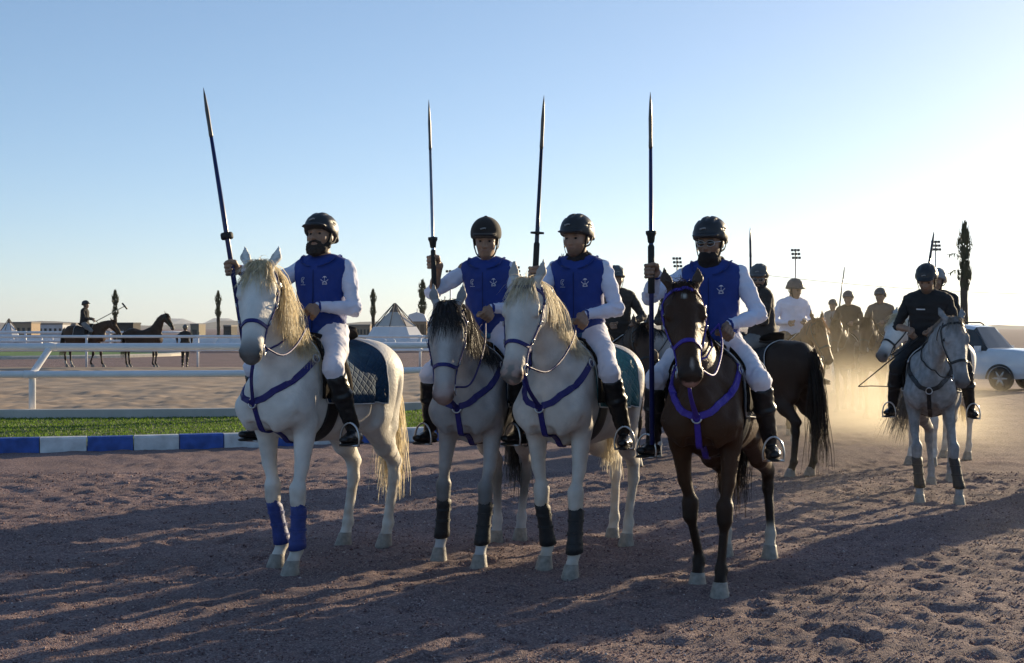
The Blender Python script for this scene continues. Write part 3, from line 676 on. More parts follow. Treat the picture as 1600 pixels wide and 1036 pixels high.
# ------------------------------------------------------------------ parked white car
def car(pos, rz, label, sc=1.0):
    root = empty('parked_car', tuple(pos), rz, sc); tag(root, label, 'car')
    paint_ = mat('car_white', (.72,.73,.75), .28, var=.03, coatw=.8); glassm = mat('car_glass', (.02,.022,.025), .06, spec=.6); dark = mat('car_trim', (.02,.02,.022), .6)
    # stations along the car: x, half width, sill z, shoulder z, roof z, roof half width
    st = [(-2.32,.74,.50,1.00,1.20,.56),(-2.26,.88,.38,1.15,1.78,.66),(-2.05,.93,.34,1.18,1.90,.70),(-1.0,.95,.32,1.18,1.95,.72),(.05,.95,.32,1.17,1.95,.72),(.50,.95,.32,1.16,1.88,.71),(.98,.94,.32,1.17,1.25,.80),(1.75,.93,.34,1.15,1.22,.80),(2.24,.90,.38,1.10,1.16,.74),(2.38,.80,.46,.98,1.04,.62)]
    V = []; F = []; G = []
    for x, w, s, sh, rf, rw in st:
        hal = [(w*.90,s),(w,s+.16),(w*1.0,sh*.75+s*.25),(w*.96,sh),(rw+(w*.96-rw)*.15,sh+(rf-sh)*.88),(rw*.8,rf),(0,rf+.012)]
        V += [(x, y, z) for y, z in hal]+[(x, -y, z) for y, z in hal[-2::-1]]
    m = 13
    for i in range(len(st)-1):
        for k in range(m-1):
            f = (i*m+k, (i+1)*m+k, (i+1)*m+k+1, i*m+k+1); isg = (k in (3, 8)) and 1 <= i <= 5; ws = i == 5 and k in (4,5,6,7)
            (G if isg or ws else F).append(f)
    F += [tuple(range(m)), tuple((len(st)-1)*m+k for k in range(m-1, -1, -1))]
    bo = obj('body', mk_mesh('car_body', V, F, True), paint_, root); obj('glass', mk_mesh('car_glass', V, G, False), glassm, root)
    mod = bo.modifiers.new('edge', 'BEVEL'); mod.width = .07; mod.segments = 3; mod.limit_method = 'ANGLE'; mod.angle_limit = R(18)
    for s in (-1, 1):
        for x in (-1.0, .02):
            MB().box((x, .84*s, 1.56), (.09,.09,.76)).build('pillar', dark, root)
        MB().tube([(-1.6,.64*s,1.96),(-1.5,.64*s,2.02),(.0,.64*s,2.02),(.12,.64*s,1.95)], .022, 6).build('roof_rail', dark, root, True)
        o = MB().box((.78,1.06*s,1.24), (.12,.22,.16)).build('mirror', paint_, root)
        hl = Shape(); hl.seg((2.08,.76*s,.92), (2.28,.56*s,.90), (.06,.07), None, side=(0,0,1)); v, f = hl.mesh(.03); obj('headlight', mk_mesh('headlight', v, f), mat('car_lamp', (.5,.46,.44), .15, coatw=.5), root)
        for x in (-1.42, 1.42):
            w = empty('wheel'); w.parent = root; w.location = (x, .84*s, .36); w.rotation_euler = (R(90)*s*-1, 0, 0)
            MB().lathe([(.20,-.11),(.34,-.11),(.365,-.07),(.365,.07),(.34,.11),(.24,.115)], 28).build('tyre', mat('tyre', (.02,.02,.02), .85), w, True)
            B = MB(); B.lathe([(.25,.05),(.25,.108),(.225,.112),(.225,.07)], 24)
            for k in range(6):
                a = 2*pi*k/6; B.tube([(.03*cos(a),.03*sin(a),.10),(.235*cos(a),.235*sin(a),.095)], [.045,.028], 6)
            B.lathe([(.0,.06),(.06,.06),(.06,.115),(.0,.12)], 12); B.build('rim', mat('rim_alloy', (.5,.5,.5), .35, metal=.8), w, True)
            B = MB(); V2 = []; n = 20
            for i in range(n+1): a = pi*i/n; V2 += [(x+.45*cos(a), .958*s, .34+.45*sin(a)), (x+.385*cos(a), .965*s, .34+.385*sin(a))]
            B.add(V2, [(2*i, 2*i+2, 2*i+3, 2*i+1) for i in range(n)]); B.build('wheel_arch', dark, root)
            B = MB(); V2 = [(x+.385*cos(pi*i/n), .9615*s, .30+.425*sin(pi*i/n)) for i in range(n+1)]; B.add(V2+[(p[0], .70*s, p[2]) for p in V2], [tuple(range(n+1))]); 
        MB().box((-.45,.955*s,1.0), (.20,.02,.03)).build('door_handle', paint_, root)
    MB().box((2.30,0,.52), (.06,1.1,.20)).build('grille', dark, root); MB().box((2.26,0,.36), (.10,1.3,.10)).build('bumper', dark, root)
    return root
car(at(1516, 36), R(-46), 'white off-road car parked behind the black-clad rider', .86)
# ------------------------------------------------------------------ horse
HEAD_L = .60
def horse(name, label, group, pos, theta, sc=1.0, vox=.013, hooves=None, poll=(.86,0,1.86), hyaw=0, hpitch=62, hroll=0,
          coat='white', mane_side=1, mane_len=.30, mane_n=420, tack='strap_blue', pad='pad_teal', boots=None, ears=0.0, tail_swing=0,
          saddle=True, rein_hand=(.30,.04,1.62), collar=True, girth=True, bend=None, tail_len=.85, forelock=1.0, halter=False, seed=1,
          neck_dir=None):
    """theta: degrees the horse points left of straight at the camera. Local axes: x forward, y left, z up."""
    root = empty(name, (pos[0], pos[1], 0), -(pi/2+R(theta)), sc)
    tag(root, label, 'horse', group)
    hv = dict(FL=(.40,.14), FR=(.40,-.14), HL=(-.62,.15), HR=(-.62,-.15)); hv.update(hooves or {})
    bend = bend or {}
    S = Shape(); poll = np.array(poll, float)
    # trunk
    X = [.60,.47,.28,.02,-.25,-.46,-.62,-.74]; CZ = [1.125,1.13,1.13,1.10,1.105,1.155,1.17,1.16]
    HW = [.095,.155,.200,.258,.275,.268,.238,.150]; HH = [.125,.225,.320,.298,.285,.282,.250,.175]
    S.chain([(x,0,z) for x, z in zip(X, CZ)], list(zip(HW, HH)), k=.025, cap=.08)
    S.ell((.24,0,1.40), (.22,.055,.085), k=.08)                  # withers
    S.ell((-.47,0,1.36), (.22,.15,.09), k=.09)                   # croup
    S.ell((-.16,0,.96), (.32,.22,.15), k=.10)                    # belly
    for y in (-1, 1):
        S.seg((.26,.12*y,1.30), (.50,.155*y,1.04), (.075,.12), (.09,.11), k=.07)     # shoulder
        S.ell((.560,.080*y,1.01), (.080,.080,.13), k=.09)        # breast muscle
        S.seg((.40,.165*y,1.02), (.34,.160*y,.90), (.070,.105), (.062,.092), k=.05)       # upper arm
        S.seg((-.47,.14*y,1.25), (-.43,.170*y,.97), (.145,.20), (.10,.155), k=.07)      # thigh
        S.seg((-.64,.10*y,1.24), (-.61,.13*y,.86), (.11,.12), (.075,.09), k=.06)      # buttock
        S.ell((-.34,.20*y,.98), (.10,.06,.10), k=.07)            # stifle
        S.ell((-.36,.19*y,1.30), (.09,.05,.05), k=.08)           # hip point
    legs = {}
    for key, (hx, hy) in [(k, v[:2]) for k, v in hv.items()]:
        y = 1 if key[1] == 'L' else -1; hz = hv[key][2] if len(hv[key]) > 2 else 0.0
        lift = bend.get(key, 0.0)
        if key[0] == 'F':
            fet = np.array([hx-.055-.10*lift, hy, .165+hz]); elb = np.array([.34,.155*y,.90])
            kn = elb+(fet-elb)*.575+np.array([.022+.20*lift, 0, .02*lift+.01])
            S.chain([elb+np.array([.0,0,.04]), elb*.45+kn*.55+np.array([.004,.006*y,0]), kn+np.array([0,0,.06])], [(.070,.100),(.041,.053),(.032,.040)], k=.014)
            S.seg(kn+np.array([.006,0,.045]), kn+np.array([.008,0,-.035]), (.054,.056), (.047,.050), k=.018)
            S.seg(kn+np.array([-.022,0,-.01]), kn+np.array([-.025,0,-.02]), .030, .026, k=.02)
            S.seg(kn+np.array([0,0,-.04]), fet+np.array([0,0,.04]), (.028,.036), (.027,.034), k=.03)
            S.seg(kn+np.array([-.026,0,-.06]), fet+np.array([-.022,0,.03]), .015, .017, k=.02)
        else:
            fet = np.array([hx-.045-.05*lift, hy, .175+hz]); sti = np.array([-.37,.17*y,.93])
            hk = np.array([hx-.075-.02*lift, (hy*.75+.15*y*.25), .545+hz*.8+.02*lift])
            md = sti*.5+hk*.5+np.array([-.015,0,.0])
            S.chain([sti, md, hk+np.array([.012,0,.07])], [(.088,.13),(.064,.085),(.043,.055)], k=.04)
            S.seg(md+np.array([-.05,0,.02]), hk+np.array([-.045,0,.055]), .028, .020, k=.03)      # tendon to the point of hock
            S.seg(hk+np.array([.006,0,.05]), hk+np.array([.004,0,-.06]), (.043,.056), (.039,.045), k=.03)
            S.ell(hk+np.array([-.052,0,.045]), (.026,.024,.032), k=.025)
            S.seg(hk+np.array([.0,0,-.06]), fet+np.array([0,0,.05]), (.033,.042), (.030,.037), k=.03)
            S.seg(hk+np.array([-.03,0,-.06]), fet+np.array([-.024,0,.03]), .015, .017, k=.02)
        S.ell(fet, (.044,.041,.046), k=.02); S.ell(fet+np.array([-.028,0,-.012]), (.025,.026,.028), k=.02)
        hoof = np.array([hx, hy, hz])
        S.seg(fet+np.array([.004,0,-.02]), hoof+np.array([-.008,0,.075]), (.034,.036), (.042,.044), k=.02)
        legs[key] = (fet, hoof, kn if key[0] == 'F' else hk)
    # head frame
    Hm = rot(hyaw, hpitch, hroll); f, s_, nrm = Hm
    def hp(l, s, n): return poll+f*l*1.07+s_*s*1.32+nrm*n*1.08
    # neck
    b0 = np.array([.30,0,1.17]); b3 = poll+f*.06-nrm*.075
    nd = unit((.62,0,.80)) if neck_dir is None else unit(neck_dir)
    Ld = np.linalg.norm(b3-b0)
    b1 = b0+nd*Ld*.42; b2 = b3+unit(-f*.55-nrm*.85+np.array([-.25,0,-.15]))*Ld*.30
    ts = np.linspace(0, 1, 7); bz = [(1-t)**3*b0+3*(1-t)**2*t*b1+3*(1-t)*t*t*b2+t**3*b3 for t in ts]
    nw = [.135,.110,.090,.078,.071,.067,.064]; nh = [.270,.245,.208,.175,.150,.130,.112]
    sides = [unit(np.array([0,1,0])*(1-t)+s_*t) for t in ts]
    for i in range(6): S.seg(bz[i], bz[i+1], (nw[i], nh[i]), (nw[i+1], nh[i+1]), sides[i], k=.05 if i else .09, cap=.05)
    # head
    HL_ = [(0,-.045,.070,.085),(.09,-.062,.088,.115),(.18,-.070,.088,.122),(.29,-.060,.066,.100),(.40,-.052,.052,.078),(.50,-.050,.049,.066),(.565,-.056,.050,.056)]
    for i in range(6):
        a, b = HL_[i], HL_[i+1]
        S.seg(hp(a[0],0,a[1]), hp(b[0],0,b[1]), (a[2]*1.32,a[3]*1.08), (b[2]*1.32,b[3]*1.08), s_, k=.035 if i == 0 else .015, cap=.035)
    S.seg(hp(.02,0,.022), hp(.40,0,.016), (.050,.018), (.022,.012), s_, k=.035)       # forehead and nasal ridge
    S.ell(hp(.585,0,-.075), (.03,.043,.036), Hm, k=.03)                               # lips
    S.ell(hp(.545,0,-.118), (.034,.030,.024), Hm, k=.03)                              # chin
    for y in (-1, 1):
        S.ell(hp(.125,.062*y,-.115), (.095,.030,.085), Hm, k=.03)                     # jowl
        S.seg(hp(.155,.070*y,.006), hp(.205,.078*y,.000), .026, .020, k=.02)          # brow
        S.seg(hp(.225,.076*y,-.045), hp(.36,.052*y,-.050), .014, .008, k=.03)         # cheek ridge
        S.ell(hp(.563,.038*y,-.030), (.036,.022,.026), Hm, k=.02)                     # nostril wing
        ea = hp(.004,.050*y,.004); tip = ea-f*.155+s_*(.024+.03*ears)*y+nrm*(.045-.10*max(ears, 0))
        em = ea*.55+tip*.45+s_*.012*y
        S.chain([ea, em, tip], [(.026,.026),(.032,.026),(.006,.006)], s_, k=.012)
        S.chain([ea*.75+tip*.25+nrm*.020, em+nrm*.022, tip*.92+ea*.08+nrm*.012], [(.012,.015),(.019,.017),(.003,.004)], s_, k=.004)
        for q in range(2):
            p = S.pr[-1-q]; S.pr[-1-q] = p[:7]+(True,)+p[8:]
    if vox < .017:                                                                    # muscle lines
        S.seg((.69,0,1.12), (.62,0,.90), .020, .026, k=.035, sub=True)
        for y in (-1, 1):
            S.seg((.42,.225*y,1.36), (.60,.195*y,1.10), .018, .020, k=.045, sub=True)
            S.seg(hp(.16,.085*y,-.20), (.50,.16*y,1.22), .014, .022, k=.045, sub=True)
            S.seg((.60,.060*y,.93), (.46,.060*y,.80), .020, .026, k=.04, sub=True)
            S.seg((.52,.235*y,.99), (.44,.250*y,.90), .014, .014, k=.04, sub=True)
            S.seg((.20,.265*y,1.00), (.30,.235*y,.86), .018, .016, k=.04, sub=True)
            S.seg((-.26,.300*y,1.16), (-.29,.255*y,.93), .022, .024, k=.06, sub=True)
            S.seg((-.56,.275*y,1.16), (-.53,.235*y,.88), .014, .014, k=.045, sub=True)
    for y in (-1, 1):
        S.ell(hp(.182,.094*y,-.018), (.023,.014,.016), Hm, k=.012, sub=True)          # eye socket
        S.ell(hp(.577,.054*y,-.026), (.016,.014,.012), Hm, k=.010, sub=True)          # nostril
        S.seg(hp(.615,.01*y,-.092), hp(.52,.066*y,-.098), .0045, .004, k=.006, sub=True)   # mouth line
    V, F = S.mesh(vox, .07); V = relax(V, F, 1, .35)
    # coat colours (pigment of the animal itself)
    q = (V-poll)@Hm.T/np.array([1.07,1.32,1.08]); l, sd, nn = q.T
    onhead = ((l > -.2) & (np.abs(sd) < .2) & (nn > -.26) & (nn < .25) & (l < .75))
    z = V[:, 2]; w = wob(V, 2.2, seed)[:, None]; w2 = wob(V, 7, seed+3)[:, None]
    def sm(x, a, b): t = np.clip((x-a)/(b-a), 0, 1); return (t*t*(3-2*t))[:, None]
    muz = sm(l, .43, .575)*onhead[:, None]
    lower = sm(-z, -.62, -.42)
    pink = np.array([.34,.19,.15]); skin = np.array([.085,.078,.075])
    if coat == 'white':
        C = np.array([.68,.655,.61])*(1+.05*w-.05*np.clip(w2-.3,0,1))+np.zeros((len(V), 3)); C = C*(1-muz*.9)+skin*1.2*muz*.9
        st_ = lower*np.clip(.45+.35*w2, 0, .8); C = C*(1-st_)+np.array([.44,.365,.29])*st_
        hc, hc2 = (.78,.71,.54), (.68,.57,.38)
    elif coat == 'white_pink':
        C = np.array([.60,.555,.50])*(1+.05*w)+np.zeros((len(V), 3)); st_ = lower*np.clip(.40+.35*w2, 0, .8); C = C*(1-st_)+np.array([.42,.345,.27])*st_; pk = skin*.6*(w2 > .1)+pink*(w2 <= .1); C = C*(1-muz*.75)+pk*muz*.75
        hc, hc2 = (.78,.73,.60), (.66,.57,.42)
    elif coat == 'dark_grey':
        C = np.array([.43,.415,.41])*(1+.10*w+.06*w2)+np.zeros((len(V), 3))
        jn = sm(-np.abs(z-.42), -.26, -.05)*(1-sm(-z, -.24, -.14)); C = C*(1-.72*jn)+np.array([.06,.056,.055])*.72*jn
        C = C*(1-muz*.75)+pink*1.0*muz*.75
        blaze = sm(-np.abs(sd), -.04, -.015)*onhead[:, None]*sm(nn, -.02, .02)*sm(l, .1, .2); C = C*(1-.5*blaze)+np.array([.6,.57,.54])*.5*blaze
        neckd = sm(V[:, 0], .35, .7)*(1-onhead[:, None]*.6); C = C*(1-.25*neckd)
        hc, hc2 = (.035,.032,.030), (.11,.10,.095)
    elif coat == 'dapple':
        dp = np.clip(wob(V, 9, seed+5)+.8*wob(V, 23, seed+6), -.9, 1.1)[:, None]
        C = np.array([.27,.265,.265])*(1+.22*dp+.06*w)+np.zeros((len(V), 3)); C = C*(1-muz*.7)+skin*1.5*muz*.7
        hc, hc2 = (.36,.33,.29), (.2,.18,.16)
    else:
        base = {'bay': (.054,.023,.010), 'dark_bay': (.035,.019,.012), 'chestnut': (.16,.075,.030), 'brown': (.055,.030,.018)}[coat]
        C = np.array(base)*(1+.15*w)+np.zeros((len(V), 3))
        pts = sm(-z, -.72, -.42)*.8; C = C*(1-pts)+np.array([.012,.008,.006])*pts
        C = C*(1-muz*.65)+np.array([.03,.022,.018])*muz*.65
        if coat == 'bay':
            star = (np.clip(1.7*np.exp(-((l-.105)/.020)**2-((sd+.004)/.011)**2)-.3, 0, 1)*(nn > -.02)*onhead)[:, None]; C = C*(1-.8*star)+np.array([.5,.47,.42])*.8*star
            snip = (np.clip(1.5*np.exp(-((l-.53)/.035)**2-((sd-.005)/.009)**2)-.3, 0, 1)*(nn > -.08)*onhead)[:, None]; C = C*(1-.6*snip)+np.array([.45,.38,.33])*.6*snip
            lip = (sm(l, .585, .61)*onhead[:, None]*(nn < -.05)[:, None]); C = C*(1-.8*lip)+pink*1.2*.8*lip
        sock = [kk for kk in ('HL', 'HR') if coat in ('bay', 'brown')]
        for kk in sock:
            g = (sm(-z, -.26, -.19)[:, 0]*(np.linalg.norm(V[:, :2]-legs[kk][1][:2], axis=1) < .16))[:, None]; C = C*(1-g)+np.array([.42,.38,.33])*g
        hc, hc2 = {'chestnut': ((.30,.16,.07), (.22,.11,.05))}.get(coat, ((.014,.010,.009), (.045,.026,.016)))
    # dark skin inside nostrils and ears
    nos = np.zeros(len(V))
    for y in (-1, 1): nos = np.maximum(nos, np.exp(-(np.linalg.norm(V-hp(.575,.050*y,-.026), axis=1)/.021)**2*.8))
    for y in (-1, 1): nos = np.maximum(nos, .8*np.exp(-(np.linalg.norm(V-hp(.184,.090*y,-.016), axis=1)/.024)**2))
    C = C*(1-.9*nos[:, None])+np.array([.012,.009,.008])*.9*nos[:, None]
    earin = (onhead & (l < -.03) & (nn > .012+.0*l))[:, None]*.35; C = C*(1-earin)+np.array([.10,.08,.07])*earin
    me = mk_mesh('horse_body', V, F); set_col(me, np.clip(C, .004, .9)); obj('body', me, M_('coat'), root)
    # eyes
    for y in (-1, 1):
        B = MB(); B.lathe([(.017*sin(a), -.017*cos(a)) for a in np.linspace(.05, pi-.05, 9)], 12, hp(.182,.083*y,-.018)); B.build('eye', M_('eye'), root, True)
    # hooves
    hm = M_('hoof' if coat not in ('dark_bay', 'brown') else 'hoof_dark')
    for key, (fet, hoof, kn) in legs.items():
        B = MB(); V_ = []; prof = [(.066,-.004,.014),(.064,.012,.012),(.055,.052,.002),(.050,.078,-.006),(.047,.094,-.012),(.030,.104,-.016)]
        n = 18
        for r, zz, dx in prof:
            for i in range(n):
                a = 2*pi*i/n; rr = r*(1.08 if cos(a) > 0 else .92); V_.append((hoof[0]+dx+rr*cos(a), hoof[1]+r*.94*sin(a), hoof[2]+zz))
        F_ = [(j*n+i, j*n+(i+1)%n, (j+1)*n+(i+1)%n, (j+1)*n+i) for j in range(len(prof)-1) for i in range(n)]+[tuple(range(n-1,-1,-1)), tuple(range(5*n, 6*n))]
        B.add(V_, F_); B.build('hoof', hm, root, True)
    def hair(nm, V_, F_, sd_):
        r = np.random.default_rng(sd_); ns = len(V_)//14; t = np.repeat(r.uniform(0, 1, ns), 14)[:, None]
        m_ = mk_mesh(nm, V_, F_); c = np.array(hc)*(1-t)+np.array(hc2)*t; set_col(m_, c); return obj(nm, m_, M_('hair'), root)
    # mane
    r = np.random.default_rng(seed*7+1)
    if mane_n:
        t = r.uniform(.18, 1.0, mane_n); bzf = lambda t: np.stack([(1-t)**3*b0[i]+3*(1-t)**2*t*b1[i]+3*(1-t)*t*t*b2[i]+t**3*b3[i] for i in range(3)], 1)
        c = bzf(t); dtan = bzf(np.clip(t+.02, 0, 1.02))-bzf(t-.02); dtan /= np.linalg.norm(dtan, axis=1, keepdims=True)
        sdv = np.array([0,1.,0])*(1-t)[:, None]+s_*t[:, None]; up = np.cross(dtan, sdv); up /= np.linalg.norm(up, axis=1, keepdims=True)
        up *= np.sign((up*np.array([-.5,0,1])).sum(1))[:, None]
        rootp = c+up*np.interp(t, ts, nh)[:, None]*.93+sdv*r.uniform(-.014,.014,(mane_n,1)); rootp = S.snap(rootp, .0)
        dirs = up*.25+sdv*mane_side*r.uniform(.7,1.3,(mane_n,1))+r.normal(size=(mane_n,3))*.05
        Vh, Fh = strands(rootp, dirs, mane_len*r.uniform(.55,1.15,mane_n), r.uniform(.0025,.0065,mane_n), S, seed=seed, curl=.05, stiff=.50, off=.008, order=t)
        hair('mane', Vh, Fh, seed)
        nf = int(300*forelock)
        if nf:
            rp = np.array([hp(*x) for x in np.stack([r.uniform(-.03,.045,nf), r.uniform(-.042,.042,nf), np.full(nf,.02)], 1)]); rp = S.snap(rp, 0)
            lat = r.normal(size=(nf,1)); dd = f*.9+nrm*.18+s_*lat*.22+s_*.10*mane_side
            Vh, Fh = strands(rp, dd, r.uniform(.08,.24,nf)*(.6+.4*forelock), r.uniform(.003,.007,nf), S, seed=seed+1, curl=.05, stiff=.72, off=.004, order=lat[:, 0])
            hair('forelock', Vh, Fh, seed+1)
    nt = 900 if vox < .0165 else 420
    rp = np.array([-.79,0,1.26])+r.normal(size=(nt,3))*np.array([.02,.022,.05]); dd = np.array([-.30,tail_swing,-.45])+r.normal(size=(nt,3))*np.array([.05,.06,.08])
    Vh, Fh = strands(rp, dd, r.uniform(.45,1.1,nt)*tail_len, r.uniform(.005,.011,nt), None, seed=seed+2, curl=.028, stiff=.50+.3*abs(tail_swing))
    hair('tail', Vh, Fh, seed+2)
    B = MB(); B.tube([(-.70,0,1.31),(-.78,0,1.29),(-.81,tail_swing*.03,1.22),(-.82,tail_swing*.06,1.08)], [.05,.045,.034,.012], 10)
    dock = B.build('tail_dock', M_('coat'), root, True); set_col(dock.data, hc2)
    # bridle
    tm = M_(tack)
    if tack:
        br = empty('bridle'); br.parent = root
        def st(nm, pts, wd, closed=False, mt=tm, mode='snap', n=None, th=.006):
            B = MB(); B.add(*strap(S, pts, wd, th, closed=closed, mode=mode, n=n)); return B.build(nm, mt, br)
        st('noseband', [hp(.395,.09*cos(a)*.9,-.05+.10*sin(a)) for a in np.linspace(0, 2*pi, 12, endpoint=False)], .026, True, n=36)
        for y in (-1, 1):
            st('cheekpiece', [hp(.02,.075*y,-.02), hp(.12,.10*y,-.045), hp(.27,.085*y,-.055), hp(.395,.06*y,-.055), hp(.50,.062*y,-.085)], .018)
            B = MB(); c0 = S.snap(np.array([hp(.515,.062*y,-.088)]), .008)[0]
            B.tube([c0+.032*(cos(a)*f+sin(a)*nrm) for a in np.linspace(0, 2*pi, 16, endpoint=False)], .0045, 6, True); B.build('bit_ring', M_('steel'), br, True)
            if not halter:
                B = MB(); h0 = np.array(rein_hand)
                mid = c0*.5+h0*.5+np.array([0,.05*y,-.10]); mid2 = c0*.25+h0*.75+np.array([0,.045*y,-.05])
                P = smooth_path([c0-f*.02, c0*.75+h0*.25+np.array([0,.04*y,-.09]), mid, mid2, h0], 24); P = S.snap(P, .012, only_inside=True)
                B.tube(P, .0065, 6); B.build('rein', tm if tack != 'strap_violet' else M_('strap_violet'), br, True)
        if coat != 'white':
            st('browband', [hp(.055,.095*y_,-.02+.04*(1-abs(y_))) for y_ in np.linspace(-1, 1, 7)], .022)
        st('throatlatch', [hp(.03,.085,-.06), hp(.09,.085,-.15), hp(.10,.0,-.22), hp(.09,-.085,-.15), hp(.03,-.085,-.06)], .014)
        if vox < .0145:
            for y in (-1, 1):                                    # buckles along the cheek
                for lq in (.10, .24, .36):
                    c0 = S.snap(np.array([hp(lq,.09*y,-.05)]), .010)[0]; g = S.grad(c0[None])[0]; u_ = unit(f-g*np.dot(f, g)); v_ = np.cross(g, u_)
                    B = MB(); B.tube([c0+.016*(cos(a)*u_+.8*sin(a)*v_) for a in np.linspace(0, 2*pi, 10, endpoint=False)], .0035, 5, True); B.build('buckle', M_('steel'), br, True)
            a0 = hp(.43,0,-.135); a1 = S.snap(np.array([(.66,0,1.075)]), .012)[0]; mid = a0*.5+a1*.5+np.array([.03,0,-.03])
            P = smooth_path([a0, a0*.6+mid*.4, mid, a1], 22); P = S.snap(P, .008, only_inside=True); nv = np.tile([1.0,.1,.2], (22, 1)); nv /= np.linalg.norm(nv[0])
            B = MB(); B.add(*ribbon(P, nv, np.concatenate([np.full(9, .016), np.linspace(.020, .032, 13)]), .008)); B.build('martingale_strap', tm, br)
    # breast collar
    if collar:
        bc = empty('breast_collar'); bc.parent = root
        cz = 1.075
        for y in (-1, 1):
            B = MB(); B.add(*strap(S, [(.20,.20*y,1.40),(.32,.215*y,1.33),(.46,.185*y,1.23),(.57,.11*y,1.14),(.66,.0,cz)], .044, .010, .006, 26)); B.build('chest_strap', tm, bc)
            B = MB(); B.add(*strap(S, [(.12,.18*y,1.43),(.20,.20*y,1.40)], .03, .008, .006, 8)); B.build('tie_strap', tm, bc)
            c0 = S.snap(np.array([(.30,.215*y,1.345)]), .014)[0]; g = S.grad(c0[None])[0]; u_ = unit(np.cross(g, (0,0,1))); v_ = np.cross(g, u_)
            B = MB(); B.tube([c0+.026*(cos(a)*u_+sin(a)*v_) for a in np.linspace(0, 2*pi, 14, endpoint=False)], .005, 6, True); B.build('ring', M_('steel'), bc, True)
        B = MB(); B.add(*strap(S, [(.66,0,cz),(.64,0,.98),(.55,0,.88),(.42,0,.83),(.26,0,.81)], .040, .010, .006, 24)); B.build('martingale_strap', tm, bc)
        c0 = S.snap(np.array([(.66,0,cz)]), .016)[0]
        B = MB(); B.tube([c0+.030*(cos(a)*np.array([0,1,0])+sin(a)*np.array([0,0,1])) for a in np.linspace(0, 2*pi, 14, endpoint=False)], .0055, 6, True); B.build('ring', M_('steel'), bc, True)
    # saddle, pad, girth
    def patch(xf, ph0, ph1, nx, nphi, off, th, nm, mt, par):
        """cloth or leather lying on the back: rays from the trunk's axis"""
        ph = np.linspace(ph0, ph1, nphi); O = []; U = []
        for p in ph:
            x0, x1 = xf(p); xs = np.linspace(x0, x1, nx); O.append(np.stack([xs, 0*xs, np.full(nx, 1.15)], 1)); U.append(np.tile([0, sin(p), cos(p)], (nx, 1)))
        O = np.array(O); U = np.array(U); t = np.full(O.shape[:2], .42)
        for _ in range(16): t = t-np.clip(S.at(O+U*t[..., None])-off, -.06, .06)*.8
        t = .25*(np.roll(t, 1, 1)+np.roll(t, -1, 1))+.5*t if False else t
        A = O+U*t[..., None]; Bq = O+U*(t-th)[..., None]
        V_ = np.vstack([A.reshape(-1, 3), Bq.reshape(-1, 3)]); m_ = nx*nphi; F_ = []
        for j in range(nphi-1):
            for i in range(nx-1):
                a = j*nx+i; F_.append((a, a+nx, a+nx+1, a+1)); F_.append((m_+a, m_+a+1, m_+a+nx+1, m_+a+nx))
        rim = [j*nx for j in range(nphi)]+[(nphi-1)*nx+i for i in range(1, nx)]+[j*nx+nx-1 for j in range(nphi-2, -1, -1)]+[i for i in range(nx-2, 0, -1)]
        for i in range(len(rim)):
            a, b = rim[i], rim[(i+1) % len(rim)]; F_.append((b, a, m_+a, m_+b))
        o = obj(nm, mk_mesh(nm, V_, F_), mt, par)
        return o, A.reshape(-1, 3)[rim]
    if saddle:
        pm = R(112)
        def px(p):
            a = abs(p)/pm; e = .10*max(0, a-.82)**2*30*.18
            return (-.39+.06*(1-a)+e, .27-.05*a-e)
        pad_o, rim = patch(px, -pm, pm, 22, 45, .016, .012, 'saddle_pad', M_(pad), root)
        B = MB(); B.tube(rim, .0045, 6, True); B.build('piping', M_('piping'), pad_o, True)
        sd_ = empty('saddle'); sd_.parent = root
        T = Shape(); T.chain([(.20,0,1.495),(.08,0,1.465),(-.08,0,1.455),(-.20,0,1.49),(-.26,0,1.53)], [(.07,.035),(.10,.032),(.145,.034),(.165,.034),(.13,.020)], k=.04, cap=.03)
        Vs, Fs = T.mesh(.014); obj('seat', mk_mesh('seat', Vs, Fs), M_('leather'), sd_)
        for y in (-1, 1):
            patch(lambda p: (-.02+.03*abs(p), .21+.07*sin(abs(p))), y*R(22), y*R(104), 14, 20, .040, .016, 'flap', M_('leather'), sd_)
    if girth and saddle:
        patch(lambda p: (.10,.19), -pi+R(0.5)-R(85), -pi+R(85), 6, 40, .010, .008, 'girth', M_('strap_black'), root)
    if boots:
        for key in ('FL', 'FR'):
            fet, hoof, kn = legs[key]; a = kn+np.array([-.006,0,-.065]); b = fet+np.array([-.006,0,.0]); n = 16; V_ = []; prof = []
            ps = [(0,.052),(.12,.049),(.4,.046),(.7,.048),(.88,.054),(1.0,.056),(1.0,.040),(0,.040)]
            for tt, rr in ps:
                c = a+(b-a)*tt
                for i in range(n):
                    an = 2*pi*i/n; dz = .03*(cos(an) if tt < .05 else (-.4*cos(an) if tt > .95 else 0))*(1 if rr > .042 else .9)
                    V_.append((c[0]+rr*1.12*cos(an), c[1]+rr*sin(an), c[2]+dz))
            m = len(ps); F_ = [(j*n+i, j*n+(i+1)%n, ((j+1)%m)*n+(i+1)%n, ((j+1)%m)*n+i) for j in range(m) for i in range(n)]
            bo = MB().add(V_, F_).build('leg_boot', M_(boots), root, True)
            for tt in ((.25,.55,.8) if boots != 'boot_tall' else ()):
                c = a+(b-a)*tt; B = MB(); B.add(*ribbon([c+np.array([.054*cos(x),.050*sin(x),0]) for x in np.linspace(0,2*pi,16,endpoint=False)], np.array([(cos(x),sin(x),0) for x in np.linspace(0,2*pi,16,endpoint=False)]), .02, .006, True)); B.build('closure', M_(boots), bo)
    return dict(root=root, S=S, hp=hp, legs=legs)
